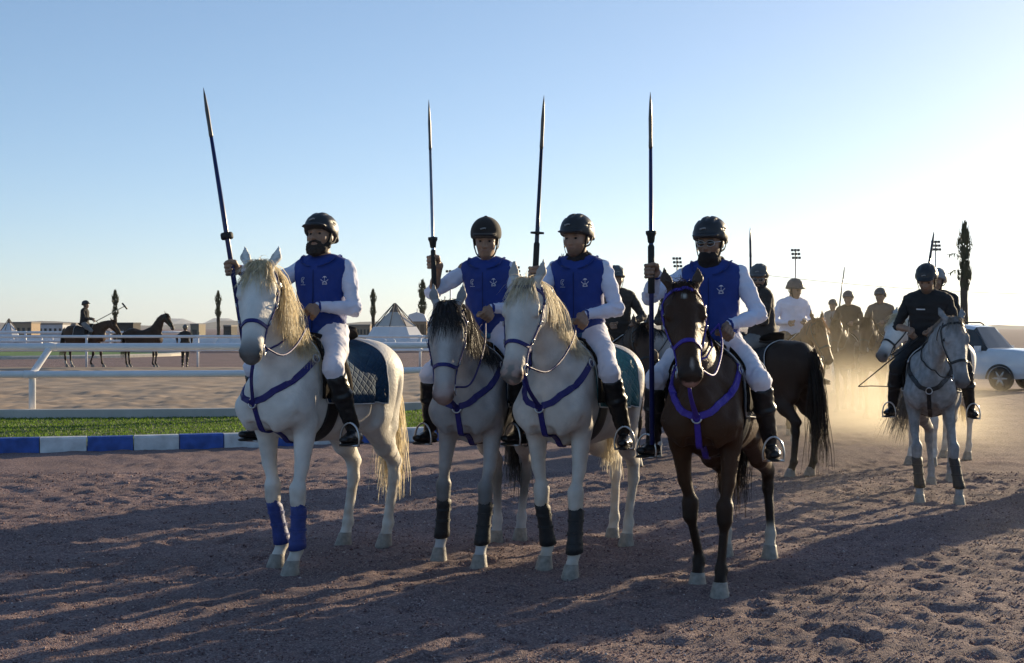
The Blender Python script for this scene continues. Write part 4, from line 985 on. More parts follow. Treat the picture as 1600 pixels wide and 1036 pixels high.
# ------------------------------------------------------------------ people
def ik(a, b, l1, l2, hint):
    a = np.asarray(a, float); b = np.asarray(b, float); d = b-a; L = np.linalg.norm(d)
    if L > (l1+l2)*.995: b = a+d/L*(l1+l2)*.995; d = b-a; L = np.linalg.norm(d)
    x = (l1*l1-l2*l2+L*L)/(2*L); h = math.sqrt(max(l1*l1-x*x, 0)); u = d/L
    w = np.asarray(hint, float); w = unit(w-u*np.dot(w, u)); return a+u*x+w*h, b
def fist(S, C, axis, wrist, mir, k=.008, rp=.014, fr=.0095):
    """palm, four curled fingers and a thumb closed round a bar through C"""
    axis = unit(axis); p = np.asarray(wrist, float)-C; p = unit(p-axis*np.dot(p, axis)); e = np.cross(axis, p)*mir
    on = lambda an, r, h: C+axis*h+r*(cos(R(an))*p+sin(R(an))*e)
    S.seg(on(15, .040, .026), on(15, .040, -.026), (.016,.026), (.015,.025), side=e, k=.02)
    S.seg(on(0, .045, 0), wrist, (.028,.018), (.026,.019), side=axis, k=.02)
    for i, (h, ln, r) in enumerate([(.036,1.0,fr),(.012,1.08,fr*1.04),(-.012,1.0,fr),(-.034,.85,fr*.88)]):
        a = [on(62, .042, h), on(112, .036, h*1.02), on(168, .028, h), on(168+62*ln, .024, h*.95)]
        S.chain(a, [r*1.12, r*1.05, r*.98, r*.85], side=axis, k=k)
    S.chain([on(-35, .040, .012), on(-75, .034, .034), on(-130, .029, .042), on(-185, .026, .040)], [fr*1.5, fr*1.25, fr*1.1, fr*.95], side=axis, k=.012)
def person(name, label, group, pos, theta, sc=1.0, vox=.0068, seat=(-.06,0,1.545), lean=2, tyaw=0, troll=0, hyaw=0, hpitch=0, hroll=0, rh=None, lh=None, raxis=(0,0,1), laxis=(.5,-.6,.6),
           rhint=(-.2,-.6,-.8), lhint=(-.35,.7,-.6), top='vest', sleeve='white_cloth', legs='breeches', helmet='sport', hmat='helmet', beard=0, scarf=False,
           shades=False, skin=(.31,.185,.12), emblem=True, roll_sleeve=None, knee=None, ankle=None, saddle=None, base_z=.78, boots='boot', standing=False, legs_pose=None, tight=1.0, detail=True, hands=True, chest_mark=None, bw=1.0):
    root = empty(name, (pos[0], pos[1], base_z*sc), -(pi/2+R(theta)), sc); tag(root, label, 'person', group)
    dz = np.array([0, 0, -base_z])
    def out(nm, sh, h, m, par=root, amp=0, fs=8.0, seed=0, it=1, fold=None):
        V, F = sh.mesh(h); V = relax(V, F, it, .4)
        if fold is not None:
            me0 = mk_mesh('t', V, F); nn = np.zeros(len(V)*3, np.float32); me0.vertices.foreach_get('normal', nn); bpy.data.meshes.remove(me0)
            V = V+nn.reshape(-1, 3)*fold(V)[:, None]
        if amp:
            me0 = mk_mesh('t', V, F); nn = np.zeros(len(V)*3, np.float32); me0.vertices.foreach_get('normal', nn); bpy.data.meshes.remove(me0)
            V = V+nn.reshape(-1, 3)*(amp*wob(V*np.array([1,1,1.6]), fs, seed))[:, None]
        o = obj(nm, mk_mesh(nm, V+dz, F), M_(m) if isinstance(m, str) else m, par); return o
    def add(nm, B, m, par=root, smooth=True):
        B.v = [tuple(np.array(p)+dz) for p in B.v]; return B.build(nm, M_(m), par, smooth)
    seat = np.array(seat, float); Tm = rot(tyaw, lean, troll); tp = lambda x, y, z: seat+Tm.T@np.array([x, y, z], float)
    fw, lf, up = Tm
    B = Shape()
    def torso(S, g, k=.03, low=True, wsh=.160):
        if low: S.ell(tp(0,0,.02), (.125+g,.160+g,.115+g), Tm, k=k)
        S.seg(tp(0,0,.05), tp(.0,0,.22), ((.158+g)*bw,.122+g), ((.154+g)*bw,.115+g), lf, k=k)
        S.seg(tp(0,0,.22), tp(.005,0,.385), ((.158+g)*bw,.117+g), ((.178+g)*bw,.121+g), lf, k=k)
        S.seg(tp(-.012,-wsh,.445), tp(-.012,wsh,.445), .056+g, .056+g, up, k=.05)
        S.seg(tp(-.012,-.06,.475), tp(-.012,.06,.475), .045+g*.5, None, up, k=.05)
    torso(B, 0)
    # head
    Hm = rot(hyaw, hpitch, hroll); hc = tp(.012,0,.535)+up*.06+Hm[0]*.02+Hm[2]*.055
    hp = lambda x, y, z: hc+Hm.T@np.array([x, y, z], float)
    ff, hs, hu = Hm
    B.seg(tp(0,0,.45), hp(-.02,0,-.05), (.060,.060), (.054,.056), lf, k=.03)
    B.ell(hp(-.012,0,.035), (.098,.076,.105), Hm, k=.02); B.ell(hp(.024,0,-.036), (.070,.061,.084), Hm, k=.03)
    B.ell(hp(.058,0,-.092), (.030,.032,.024), Hm, k=.03)
    B.seg(hp(.086,0,.012), hp(.112,0,-.030), .009, .0145, k=.012); B.seg(hp(.098,-.012,-.034), hp(.098,.012,-.034), .010, k=.008)
    B.seg(hp(.078,-.046,.024), hp(.090,0,.022), .010, .010, k=.015); B.seg(hp(.090,0,.022), hp(.078,.046,.024), .010, k=.015)
    B.seg(hp(.088,-.020,-.066), hp(.088,.020,-.066), .0085, k=.010); B.seg(hp(.089,-.018,-.056), hp(.089,.018,-.056), .008, k=.006)
    for y in (-1, 1):
        B.ell(hp(.060,.040*y,-.022), (.028,.024,.024), Hm, k=.02); B.ell(hp(-.002,.079*y,-.008), (.022,.010,.032), Hm, k=.01)
        B.ell(hp(.098,.032*y,.004), (.014,.017,.0095), Hm, k=.010, sub=True)
    B.seg(hp(.106,-.022,-.0612), hp(.106,.022,-.0612), .0030, k=.004, sub=True)
    # arms
    ST = []
    rh = np.array(rh if rh is not None else (.22,-.10,1.66), float); lh = np.array(lh if lh is not None else (.22,.07,1.66), float)
    arms = {}
    for y, H, ax, hint in ((-1, rh, raxis, rhint), (1, lh, laxis, lhint)):
        sh = tp(-.012,.186*bw*y,.430); hint_w = Tm.T@np.array(hint, float)
        tow = unit(sh*.55+tp(-.05,.25*y,.1)*.45-H); wr = H+unit(tow-unit(ax)*np.dot(tow, unit(ax))*.6)*.085
        el, wr2 = ik(sh, wr, .275, .25, hint_w)
        arms[y] = (sh, el, wr2)
        B.chain([sh, sh*.5+el*.5, el], [.045,.039,.033], k=.02); B.chain([el, el*.6+wr2*.4, wr2], [.034,.034,.025], k=.015)
        if hands and not (standing == 'walk'): fist(B, H, np.array(ax, float), wr2, -y, k=.0035, fr=.0108)
        else: B.seg(wr2, wr2+np.array([0,0,-.10]), (.035,.016), (.030,.012), k=.02)
    # legs
    LG = {}
    for y in (-1, 1):
        hip = tp(0,.09*y,.0)
        if legs_pose: kn, an, toe = [np.array(q, float) for q in legs_pose[y]]
        else:
            kn = np.array(knee if knee else (.27,.320,1.28), float)*np.array([1,y,1]); an = np.array(ankle if ankle else (.12,.365,.89), float)*np.array([1,y,1])
            toe = an+np.array([.155,.045*y,-.055])
        hl = an+np.array([-.055,0,-.055])*(1 if not legs_pose else 1)
        LG[y] = (hip, kn, an, toe, hl)
        B.chain([hip, hip*.5+kn*.5, kn], [(.085,.095),.078,.056], k=.04); B.chain([kn, kn*.65+an*.35, an], [.054,.052,.036], k=.03)
        B.seg(hl, toe*.8+hl*.2, (.030,.024), (.028,.018), k=.02)
    V, F = B.mesh(vox); V = relax(V, F, 1, .25)
    q = (V-hc)@Hm.T; w = wob(V, 14, 3)[:, None]
    C = np.array(skin)*(1+.08*w)+np.zeros((len(V), 3))
    ex = lambda c, r: np.exp(-(((q-np.array(c))/np.array(r))**2).sum(1))[:, None]
    lips = ex((.098,0,-.061), (.02,.026,.009)); C = C*(1-.5*lips)+np.array([.20,.085,.075])*.5*lips
    for y in (-1, 1):
        br = ex((.088,.032*y,.024), (.02,.022,.006)); C = C*(1-.8*br)+np.array([.02,.014,.011])*.8*br
        ey = ex((.085,.032*y,.004), (.02,.014,.006)); C = C*(1-.55*ey)+np.array([.05,.03,.025])*.55*ey
    if beard == 1:
        jw = np.clip(1.6*ex((.05,0,-.105), (.075,.085,.045)), 0, 1); C = C*(1-.6*jw)+np.array([.03,.022,.018])*.6*jw
    hb = (np.linalg.norm(q*np.array([1,1,1]), axis=1) < .16)&(q[:, 0] < .02)&(q[:, 2] > -.07)&(np.abs(q[:, 1]) < .086); hb = hb[:, None]*.85; C = C*(1-hb)+np.array([.016,.012,.010])*hb
    me = mk_mesh('person_body', V+dz, F); set_col(me, np.clip(C, .003, .9)); obj('body', me, M_('skin'), root)
    if detail:
        for y in (-1, 1):
            L_ = MB(); L_.lathe([(.0105*sin(a), -.0085*cos(a)) for a in np.linspace(.05, pi-.05, 8)], 10, hp(.0790,.032*y,.003)); add('eye', L_, 'eye')
    # shirt / vest
    if top == 'vest':
        T = Shape(); torso(T, .014, .03, False, .132); T.seg(tp(0,0,-.01), tp(0,0,.12), (.178*bw,.144), (.172*bw,.136), lf, k=.04, cap=.03)
        T.seg(tp(0,0,.44), tp(.004,0,.490), (.070,.068), (.062,.062), lf, k=.03, cap=.008)
        V_, F_ = T.mesh(.011, .05); V_ = relax(V_, F_, 1, .3); nn = T.grad(V_)
        rid_ = lambda q: (1-np.abs(np.sin(q)))**2
        wz = (V_-seat)@up; wv = wob(V_, 4, 5); V_ = V_+nn*(.002*wob(V_, 9, 6)+.010*np.exp(-((wz-.10)/.09)**2)*(rid_(((V_-seat)@unit(up+.35*lf*np.sign(1)))*30+3*wv)-.3)+.005*np.exp(-((wz-.30)/.14)**2)*(rid_(((V_-seat)@unit(.6*up+lf))*20+3*wv)-.3))[:, None]; obj('vest', mk_mesh('vest', V_+dz, F_), M_('vest'), root)
        H_ = Shape(); H_.seg(tp(0,0,-.035), tp(0,0,.045), (.186*bw,.152), (.180*bw,.145), lf, cap=.008); out('vest_hem', H_, .012, 'vest_trim', amp=.002)
        Cc = MB(); n = 28
        for i in range(n):
            a = -pi+2*pi*(i+.5)/n*1.0
        for sgn in (-1, 1):                                          # turned-down collar, open in front
            an = np.linspace(R(12), R(180), 16)*sgn
            Pt = [tp(-.004+.066*cos(a), .068*sin(a), .508-.030*max(cos(a), 0)) for a in an]; Pb = [tp(-.002+.090*cos(a), .094*sin(a), .474-.045*max(cos(a), 0)) for a in an]
            Pb = list(T.snap(np.array(Pb), .010)); P_ = Pt+Pb+[p+(p-tp(0,0,.49))*.05 for p in Pt]+[p+(p-tp(0,0,.49))*.05 for p in Pb]; m = 16
            F_ = [(i, i+1, m+i+1, m+i) for i in range(m-1)]+[(2*m+i, 3*m+i, 3*m+i+1, 2*m+i+1) for i in range(m-1)]+[(i, 2*m+i, 2*m+i+1, i+1) for i in range(m-1)]+[(m+i, m+i+1, 3*m+i+1, 3*m+i) for i in range(m-1)]+[(0, m, 3*m, 2*m), (m-1, 3*m-1, 4*m-1, 2*m-1)]
            Cc.add(P_, F_)
        add('collar', Cc, 'vest')
        Z = MB(); zp = T.snap(np.array([tp(.15,0,z) for z in np.linspace(.43,.02,14)]), .002); Z.add(*ribbon(zp, T.grad(zp), .005, .003)); add('zip', Z, 'vest_seam')
        if emblem:
            def stroke(S2, pts, wd, cy, cz, u=1.0):
                P = np.array([tp(.13, cy+a*u*.74, cz+b*.74) for a, b in pts]); P = smooth_path(P, max(5, 3*len(P))); P = T.snap(P, .003, 6); S2.add(*ribbon(P, T.grad(P), wd*.62, .002))
            Em = MB(); cy, cz = .078, .355                           # palm over crossed swords, on the left breast
            stroke(Em, [(0,-.004),(0,.028)], .004, cy, cz)
            for a in (-1.5,-.95,-.4,.4,.95,1.5): stroke(Em, [(0,.026),(sin(a)*.010,.030+.008*cos(a)),(sin(a)*.019,.026+.010*cos(a)-.004)], .0038, cy, cz)
            for g in (-1, 1): stroke(Em, [(-.022*g,-.026),(-.004*g,-.012),(.018*g,-.006),(.036*g,.010)], .005, cy, cz); stroke(Em, [(-.020*g,-.017),(-.012*g,-.027)], .004, cy, cz)
            for i in range(4): stroke(Em, [(-.021+.012*i,-.034),(-.012+.012*i,-.033+.003*(i%2))], .008, cy, cz)
            add('chest_emblem', Em, 'mark', smooth=False)
            Em = MB(); cy = -.078
            stroke(Em, [(-.012,-.020),(-.020,.0),(-.012,.024),(.008,.030),(.020,.024)], .004, cy, cz); stroke(Em, [(.016,.018),(.002,.010),(-.004,-.004),(.008,-.014),(.002,-.026)], .0055, cy, cz)
            for i in range(5): stroke(Em, [(-.030+.012*i,-.038),(-.022+.012*i,-.038)], .005, cy, cz)
            add('chest_emblem', Em, 'mark', smooth=False)
    else:
        T = Shape(); torso(T, .018, .03, True, .155); T.seg(tp(0,0,-.06), tp(0,0,.12), (.192,.154), (.184,.144), lf, k=.04, cap=.03)
        T.seg(tp(0,0,.45), tp(.006,0,.515), (.074,.072), (.066,.066), lf, k=.03, cap=.012)
        out('jacket', T, max(.012, vox), top, amp=.006, fs=6, seed=4)
        if chest_mark:
            Em = MB()
            T.mesh(.014, .05)
            for (a, b, w_) in chest_mark:
                P = T.snap(np.array([tp(.13, q, b) for q in np.linspace(a, a+w_, 6)]), .004, 6); Em.add(*ribbon(P, T.grad(P), .012, .002))
            add('chest_mark', Em, 'mark', smooth=False)
    # sleeves
    for y in (-1, 1):
        sh, el, wr = arms[y]; S = Shape(); end = 1.0
        if roll_sleeve and y in roll_sleeve: end = roll_sleeve[y]
        m = sleeve
        S.chain([sh+(sh-el)*.06, sh*.6+el*.4, el], [.061*tight,.053*tight,.045], k=.03)
        if end > .05:
            we = el+(wr-el)*end*.97; S.chain([el, el*.6+we*.4, we], [.044,.042,.034], k=.03)
        def sf(V, sh=sh, el=el, wr=wr, y=y):
            a1 = unit(el-sh); a2 = unit(wr-el); s1 = (V-el)@a1; s2 = (V-el)@a2; r_ = np.linalg.norm(V-el, axis=1); w_ = wob(V, 5, 40+y)
            rid = lambda q: (1-np.abs(np.sin(q)))**2
            return .011*np.exp(-(r_/.11)**2)*(rid(s1*62+2.2*w_)-.3)+.007*np.exp(-((V-sh)@a1/.12)**2)*(rid(((V-sh)@(a1+.6*up))*44+2.5*w_)-.3)+.006*np.exp(-((V-wr)@a2/.10)**2)*(rid(s2*70+2*w_)-.3)
        out('sleeve', S, max(.0085, vox), m, amp=.003, fs=8, seed=6+y, fold=sf)
        if end > .9 and detail:
            c = el+(wr-el)*.95; S2 = Shape(); S2.seg(c, c+(wr-el)*.05, .040, .0395, cap=.006); out('cuff', S2, .010, 'vest' if top == 'vest' else m)
    # breeches and boots
    S = Shape(); S.ell(tp(0,0,.02), (.140,.176,.125), Tm, k=.04)
    for y in (-1, 1):
        hip, kn, an, toe, hl = LG[y]; g = .014
        S.chain([hip, hip*.55+kn*.45, kn], [(.094+g,.098+g),(.078+g,.080+g),.055+g*.5], k=.04)
        lo = kn*.30+an*.70 if boots == 'shoe' else kn*.80+an*.20
        S.chain([kn, lo], [.057+g*.4,.050+g*.4], k=.03)
    def bf(V):
        o = np.zeros(len(V)); rid = lambda q: (1-np.abs(np.sin(q)))**2; w_ = wob(V, 5, 50)
        for y in (-1, 1):
            hip, kn, an, toe, hl = LG[y]; m_ = V[:, 1]*y > -.02; a = unit(kn-hip)
            o += m_*(.010*np.exp(-(np.linalg.norm(V-(hip+np.array([.06,0,.06])), axis=1)/.13)**2)*(rid((V@unit(a+.5*up))*42+2*w_)-.3)+.008*np.exp(-(np.linalg.norm(V-kn, axis=1)/.10)**2)*(rid((V@a)*52+2*w_)-.3)+.004*(rid((V@unit(a+.9*lf*y))*22+3*w_)-.3))
        return o
    out('breeches', S, max(.0100, vox), legs, amp=.002, fs=5, seed=9, fold=bf)
    for y in (-1, 1):
        hip, kn, an, toe, hl = LG[y]; ax = unit(an-kn)
        S = Shape(); t0 = .80 if boots == 'shoe' else .12
        S.chain([kn+(an-kn)*t0, kn*.55+an*.45 if t0 < .5 else kn*.1+an*.9, an], [.068 if t0 < .5 else .044,.063 if t0 < .5 else .044,.046], k=.03, cap=.006)
        S.seg(hl+np.array([.01,0,.0]), toe*.55+hl*.45, (.041,.036), (.043,.036), k=.03); S.seg(toe*.55+hl*.45, toe, (.043,.034), (.036,.024), k=.02)
        bo = out('boot', S, max(.0105, vox), boots if boots != 'shoe' else 'strap_black', amp=.003, fs=8, seed=12)
        if detail:
            So = Shape(); o = np.array([0,0,-.034]); So.seg(hl+o, toe+o, (.040,.012), (.036,.010), side=(0,1,0), k=.01, cap=.035); out('sole', So, .010, 'sole', bo)
            c = toe*.62+hl*.38+np.array([0,0,-.045]); dr = unit((toe-hl)*np.array([1,1,0])); sd = np.array([-dr[1], dr[0], 0])
            St = MB(); P = [c+sd*.060, c+sd*.064+np.array([0,0,.05]), c+sd*.045+np.array([0,0,.115]), c+np.array([0,0,.145]), c-sd*.045+np.array([0,0,.115]), c-sd*.064+np.array([0,0,.05]), c-sd*.060]
            St.tube(smooth_path(P, 22), .007, 8); St.add(*ribbon([c+sd*.064, c, c-sd*.064], np.array([(0,0,1.)]*3), .045, .012))
            if saddle is not None:
                st = St.build('stirrup', M_('steel'), saddle, True)
                Le = MB(); top_ = np.array([.02,.235*y,1.36]); top_ = np.array([.03,.300*y,1.12]); Le.add(*ribbon(smooth_path([c+np.array([0,0,.140]), c*.5+top_*.5+np.array([0,.0,.06]), top_], 12), np.tile([0, y, .2], (12, 1)), .024, .005)); Le.build('stirrup_leather', M_('leather'), st)
    # helmet
    S = Shape(); S.ell(hp(-.012,0,.052), (.134,.110,.118), Hm, k=.01)
    if helmet != 'velvet': S.seg(hp(-.10,-.05,-.005), hp(-.10,.05,-.005), .034, k=.04)
    nrm = Hm.T@np.array([.26 if helmet != 'velvet' else .12, 0, -1.0]); S.cut(hp(0,0,.014), nrm)
    S.ell(hp(.108,0,.050), (.058,.086,.0125), Hm@np.array(Matrix.Rotation(R(-12), 3, 'Y')) if False else Hm, k=.014)
    if helmet == 'velvet': S.ell(hp(-.012,0,.171), (.012,.012,.008), Hm, k=.004)
    if helmet == 'sport' and detail:
        for a in (-.55, 0, .55):
            S.seg(hp(.070,.075*a*1.2,.152-.02*abs(a)), hp(-.05,.085*a*1.3,.172-.025*abs(a)), (.007,.012), (.007,.012), side=hs, k=.006, sub=True)
        for y in (-1, 1): S.seg(hp(.05,.095*y,.09), hp(-.05,.108*y,.075), .0075, k=.006, sub=True)
    he = out('helmet', S, max(.0085, vox), hmat)
    if detail:
        for y in (-1, 1):
            W = MB(); P = B.snap(smooth_path([hp(.018,.088*y,.022), hp(.030,.074*y,-.045), hp(.040,.052*y,-.098), hp(.036,.0,-.128)], 14), .006+.010*(beard == 2)) if False else smooth_path([hp(.018,.090*y,.022), hp(.030,.078*y,-.045), hp(.042,.056*y,-.100), hp(.040,.0,-.130)], 14)
            W.add(*ribbon(P, np.array([unit(p-hp(-.01,0,-.03)) for p in P]), .016, .004)); add('chin_strap', W, 'webbing', he)
            W = MB(); P = smooth_path([hp(-.055,.092*y,.005), hp(-.020,.088*y,-.040), hp(.030,.078*y,-.055)], 10); W.add(*ribbon(P, np.array([unit(p-hp(-.02,0,-.03)) for p in P]), .013, .004)); add('chin_strap', W, 'webbing', he)
        bd = MB(); P = [hp(.121,q_,.098-.3*abs(q_)) for q_ in np.linspace(-.028,.012,5)]; bd.add(*ribbon(P, np.array([Hm[0]]*5), .010, .004)); add('badge', bd, 'helmet_pale', he)
    if beard == 2:
        S = Shape(); J = [(-.006,.074,-.012),(.022,.068,-.062),(.060,.044,-.104),(.082,0,-.122)]
        for y in (-1, 1): S.chain([hp(a, b*y, c) for a, b, c in J], [.012,.018,.024,.028], k=.02); S.chain([hp(.100,.003*y,-.046), hp(.088,.032*y,-.060), hp(.066,.046*y,-.090)], [.008,.009,.018], k=.012)
        S.seg(hp(.088,-.014,-.083), hp(.088,.014,-.083), .012, k=.012); S.seg(hp(.101,-.020,-.049), hp(.101,.020,-.049), .0065, k=.006)
        out('beard', S, max(.008, vox), 'beard', amp=.004, fs=26, seed=8)
    if scarf:
        S = Shape()
        for i in range(14 if scarf != 'white' else 0):
            a0, a1 = 2*pi*i/14, 2*pi*(i+1)/14
            S.seg(tp(.010+.066*cos(a0), .070*sin(a0), .505+.010*cos(3*a0)-.016*cos(a0)), tp(.010+.066*cos(a1), .070*sin(a1), .505+.010*cos(3*a1)-.016*cos(a1)), (.024,.036), (.024,.036), side=(cos(a0), sin(a0), 0), k=.015)
        S.seg(tp(.0,0,.49), tp(.02,0,.555), (.066,.066), (.064,.068) if scarf != 'white' else (.062,.062), lf, k=.02, cap=.012)
        if scarf == 'face': S.ell(hp(.050,0,-.085), (.056,.062,.055), Hm, k=.04)
        out('neck_scarf' if scarf != 'white' else 'undershirt_collar', S, max(.009, vox), 'scarf' if scarf != 'white' else 'white_cloth', amp=.004 if scarf != 'white' else .001, fs=14, seed=2)
    if shades:
        S = MB(); G = empty('sunglasses'); G.parent = root
        for y in (-1, 1):
            L_ = MB(); n = 14; cc = hp(.104,.031*y,.000); V_ = [cc+hs*(.026*cos(a))+hu*(.019*sin(a))-ff*(.012*abs(cos(a))*(1 if cos(a)*y > 0 else .1)) for a in np.linspace(0, 2*pi, n, endpoint=False)]
            L_.add(V_+[p-ff*.004 for p in V_]+[cc+ff*.003], [(i, (i+1)%n, 2*n) for i in range(n)]+[(i, n+i, n+(i+1)%n, (i+1)%n) for i in range(n)]); add('lens', L_, 'lens', G)
            Fm = MB(); Fm.tube([p-ff*.001 for p in V_], .0022, 5, True); Fm.tube([hp(.094,.055*y,.006), hp(.05,.078*y,.008), hp(.0,.084*y,.006)], .0028, 5); add('frame', Fm, 'steel', G)
        Fm = MB(); Fm.tube([hp(.108,-.007,.006), hp(.112,0,.009), hp(.108,.007,.006)], .002, 5); add('bridge', Fm, 'steel', G)
    return dict(root=root, arms=arms, tp=tp)
# ------------------------------------------------------------------ horses, riders and lances
def lance(name, label, bot, tip, guard_t, style='lance_blue', grip=True, r=.013, group='upright lances', tip_m='lance_tip'):
    bot = np.array(bot, float); tip = np.array(tip, float); L = np.linalg.norm(tip-bot); root = empty(name, tuple(bot)); root.rotation_mode = 'QUATERNION'
    root.rotation_quaternion = Vector(tip-bot).to_track_quat('Z', 'Y'); tag(root, label, 'lance', group)
    MB().tube([(0,0,0),(0,0,L*.5),(0,0,L-.34)], [r*1.12,r*1.05,r*.75], 10).build('shaft', M_(style), root, True)
    MB().lathe([(r*.75,L-.35),(r*.9,L-.33),(r*.8,L-.28),(r*.85,L-.16),(r*.5,L-.06),(.001,L)], 10).build('spearhead', M_(tip_m), root, True)
    if guard_t:
        g = L*guard_t
        if grip == 'thick': MB().lathe([(r,g-.022),(.038,g-.021),(.042,g-.012),(.042,g+.012),(.038,g+.021),(r,g+.022)], 20).build('guard', M_('rubber'), root, True)
        elif grip == 'disc': MB().lathe([(r,g-.009),(.044,g-.007),(.046,g),(.044,g+.007),(r,g+.009)], 20).build('guard', M_('rubber'), root, True)
        else: MB().lathe([(r,g-.05),(.020,g-.045),(.025,g-.008),(.033,g+.008),(.033,g+.024),(r,g+.027)], 18).build('guard', M_('rubber'), root, True)
        if grip != 'thick': MB().lathe([(r,g-.36),(r*1.45,g-.355),(r*1.4,g-.07),(r,g-.06)], 12).build('grip', M_('rubber'), root, True)
    return root
def to_local(w, pos, theta, sc=1.0):
    d = np.array([-sin(R(theta)), -cos(R(theta))]); l = np.array([cos(R(theta)), -sin(R(theta))]); v = np.array(w[:2])-np.array(pos[:2])
    return (float(v@d)/sc, float(v@l)/sc, float(w[2])/sc if len(w) > 2 else 0.0)
def hoofs(pos, theta, sc=1.0, **k):
    o = {}
    for n, (px, py) in k.items():
        q = to_local(at(px, gz(py)), pos, theta, sc); o[n] = (q[0], q[1], -.014)
    return o
def sad(h): return next(c for c in h['root'].children if c.name.split('.')[0] == 'saddle')

HG, RG = 'horses of the front rank', 'riders in blue vests'
# --- white horse with pale yellow mane
P1, T1, S1 = (-1.33, 9.38), 29, 1.04
h1 = horse('white_horse', 'white horse with flowing pale yellow mane and blue leg boots beside the striped kerb', HG, P1, T1, S1, hooves=hoofs(P1, T1, S1, FR=(432,886), FL=(455,897), HR=(538,850), HL=(601,852)),
    poll=(.72,.10,1.915), hyaw=29, hpitch=57, coat='white', mane_side=1, mane_len=.44, mane_n=5000, pad='pad_navy', boots='boot_blue', rein_hand=(.17,.06,1.63), ears=.5, seed=1)
w1 = at(361, 9.15, CAM_H+(HOR-419)/F_PX*9.15); tip1 = at(318, 9.25, CAM_H+(HOR-137)/F_PX*9.25); bot1 = at(383, 9.1, CAM_H+(HOR-548)/F_PX*9.1)
rh = np.array(to_local(w1, P1, T1, S1)); ax1 = np.array(to_local(tip1, P1, T1))-np.array(to_local(bot1, P1, T1))
person('person', 'bearded rider in blue vest and black helmet looking up, on the yellow-maned white horse', RG, P1, T1, S1, seat=(-.08,-.04,1.49), lean=-2, tyaw=13, hyaw=12, hpitch=-10, hroll=3, rh=rh, raxis=ax1, lh=(.17,.06,1.63), beard=2, bw=.95, saddle=sad(h1), rhint=(-.1,-.5,-.9))
lance('lance', 'blue lance with a thick disc guard leaning outward beside the yellow-maned white horse', bot1, tip1, .432, 'lance_blue', 'thick', r=.0165)
# --- grey horse with dark mane
P2, T2 = (-.19, 9.60), 15
h2 = horse('grey_horse', 'grey horse with black mane and dark forelegs, head lowered beside the pink-nosed white horse', HG, P2, T2, hooves=hoofs(P2, T2, FR=(686,874), FL=(749,886), HL=(813,842), HR=(775,846)),
    poll=(.80,-.02,1.745), hyaw=9, hpitch=68, coat='dark_grey', mane_side=1, mane_len=.36, mane_n=2600, pad='pad_navy', boots='boot_black', rein_hand=(.20,.06,1.66), ears=.25, seed=2, forelock=1.4)
w2 = at(677, 9.4, CAM_H+(HOR-410)/F_PX*9.4); tip2 = at(670, 9.4, CAM_H+(HOR-156)/F_PX*9.4); bot2 = at(685, 9.35, CAM_H+(HOR-676)/F_PX*9.35)
ax2 = np.array(to_local(tip2, P2, T2))-np.array(to_local(bot2, P2, T2))
person('person', 'rider with rounded brown velvet helmet and bare forearm, on the dark-maned grey horse', RG, P2, T2, seat=(-.06,0,1.565), lean=2, tyaw=3, hyaw=11, hpitch=8, rh=to_local(w2, P2, T2), raxis=ax2, lh=(.20,.06,1.68), helmet='velvet', hmat='velvet', beard=0, scarf='white', bw=.88, skin=(.33,.20,.13), saddle=sad(h2), roll_sleeve={-1: .12}, rhint=(-.1,-.7,-.8))
lance('lance', 'bare steel lance held straight up beside the dark-maned grey horse', bot2, tip2, .575, 'lance_steel', 'cone', r=.0125)
# --- white horse with pink nose
P3, T3, S3 = (.45, 9.27), 24, 1.02
h3 = horse('white_horse', 'white horse with pinkish spotted nose and black leg boots beside the bay horse', HG, P3, T3, S3, hooves=hoofs(P3, T3, S3, FR=(851,888), FL=(892,903), HR=(957,842), HL=(979,851)),
    poll=(.82,-.02,1.845), hyaw=2, hpitch=62, coat='white_pink', mane_side=1, mane_len=.31, mane_n=3800, tail_swing=-.35, tail_len=.66, pad='pad_sea', boots='boot_black', rein_hand=(.22,.08,1.60), ears=.2, seed=3, forelock=.8)
w3 = at(836, 8.95, CAM_H+(HOR-428)/F_PX*8.95); tip3 = at(850, 8.9, CAM_H+(HOR-149)/F_PX*8.9); bot3 = at(826, 9.0, CAM_H+(HOR-640)/F_PX*9.0)
ax3 = np.array(to_local(tip3, P3, T3))-np.array(to_local(bot3, P3, T3))
person('person', 'rider in blue vest with black scarf round the neck, on the pink-nosed white horse', RG, P3, T3, S3, seat=(-.07,-.02,1.515), lean=2, tyaw=6, hyaw=-4, hpitch=4, rh=to_local(w3, P3, T3, S3), raxis=ax3, lh=(.21,.09,1.60), beard=1, scarf=True, bw=.95, saddle=sad(h3), rhint=(-.1,-.4,-.9), skin=(.33,.20,.135))
lance('lance', 'dark navy lance with a thin flat guard above the pink-nosed white horse', bot3, tip3, .565, 'lance_brown', 'disc', r=.0145)
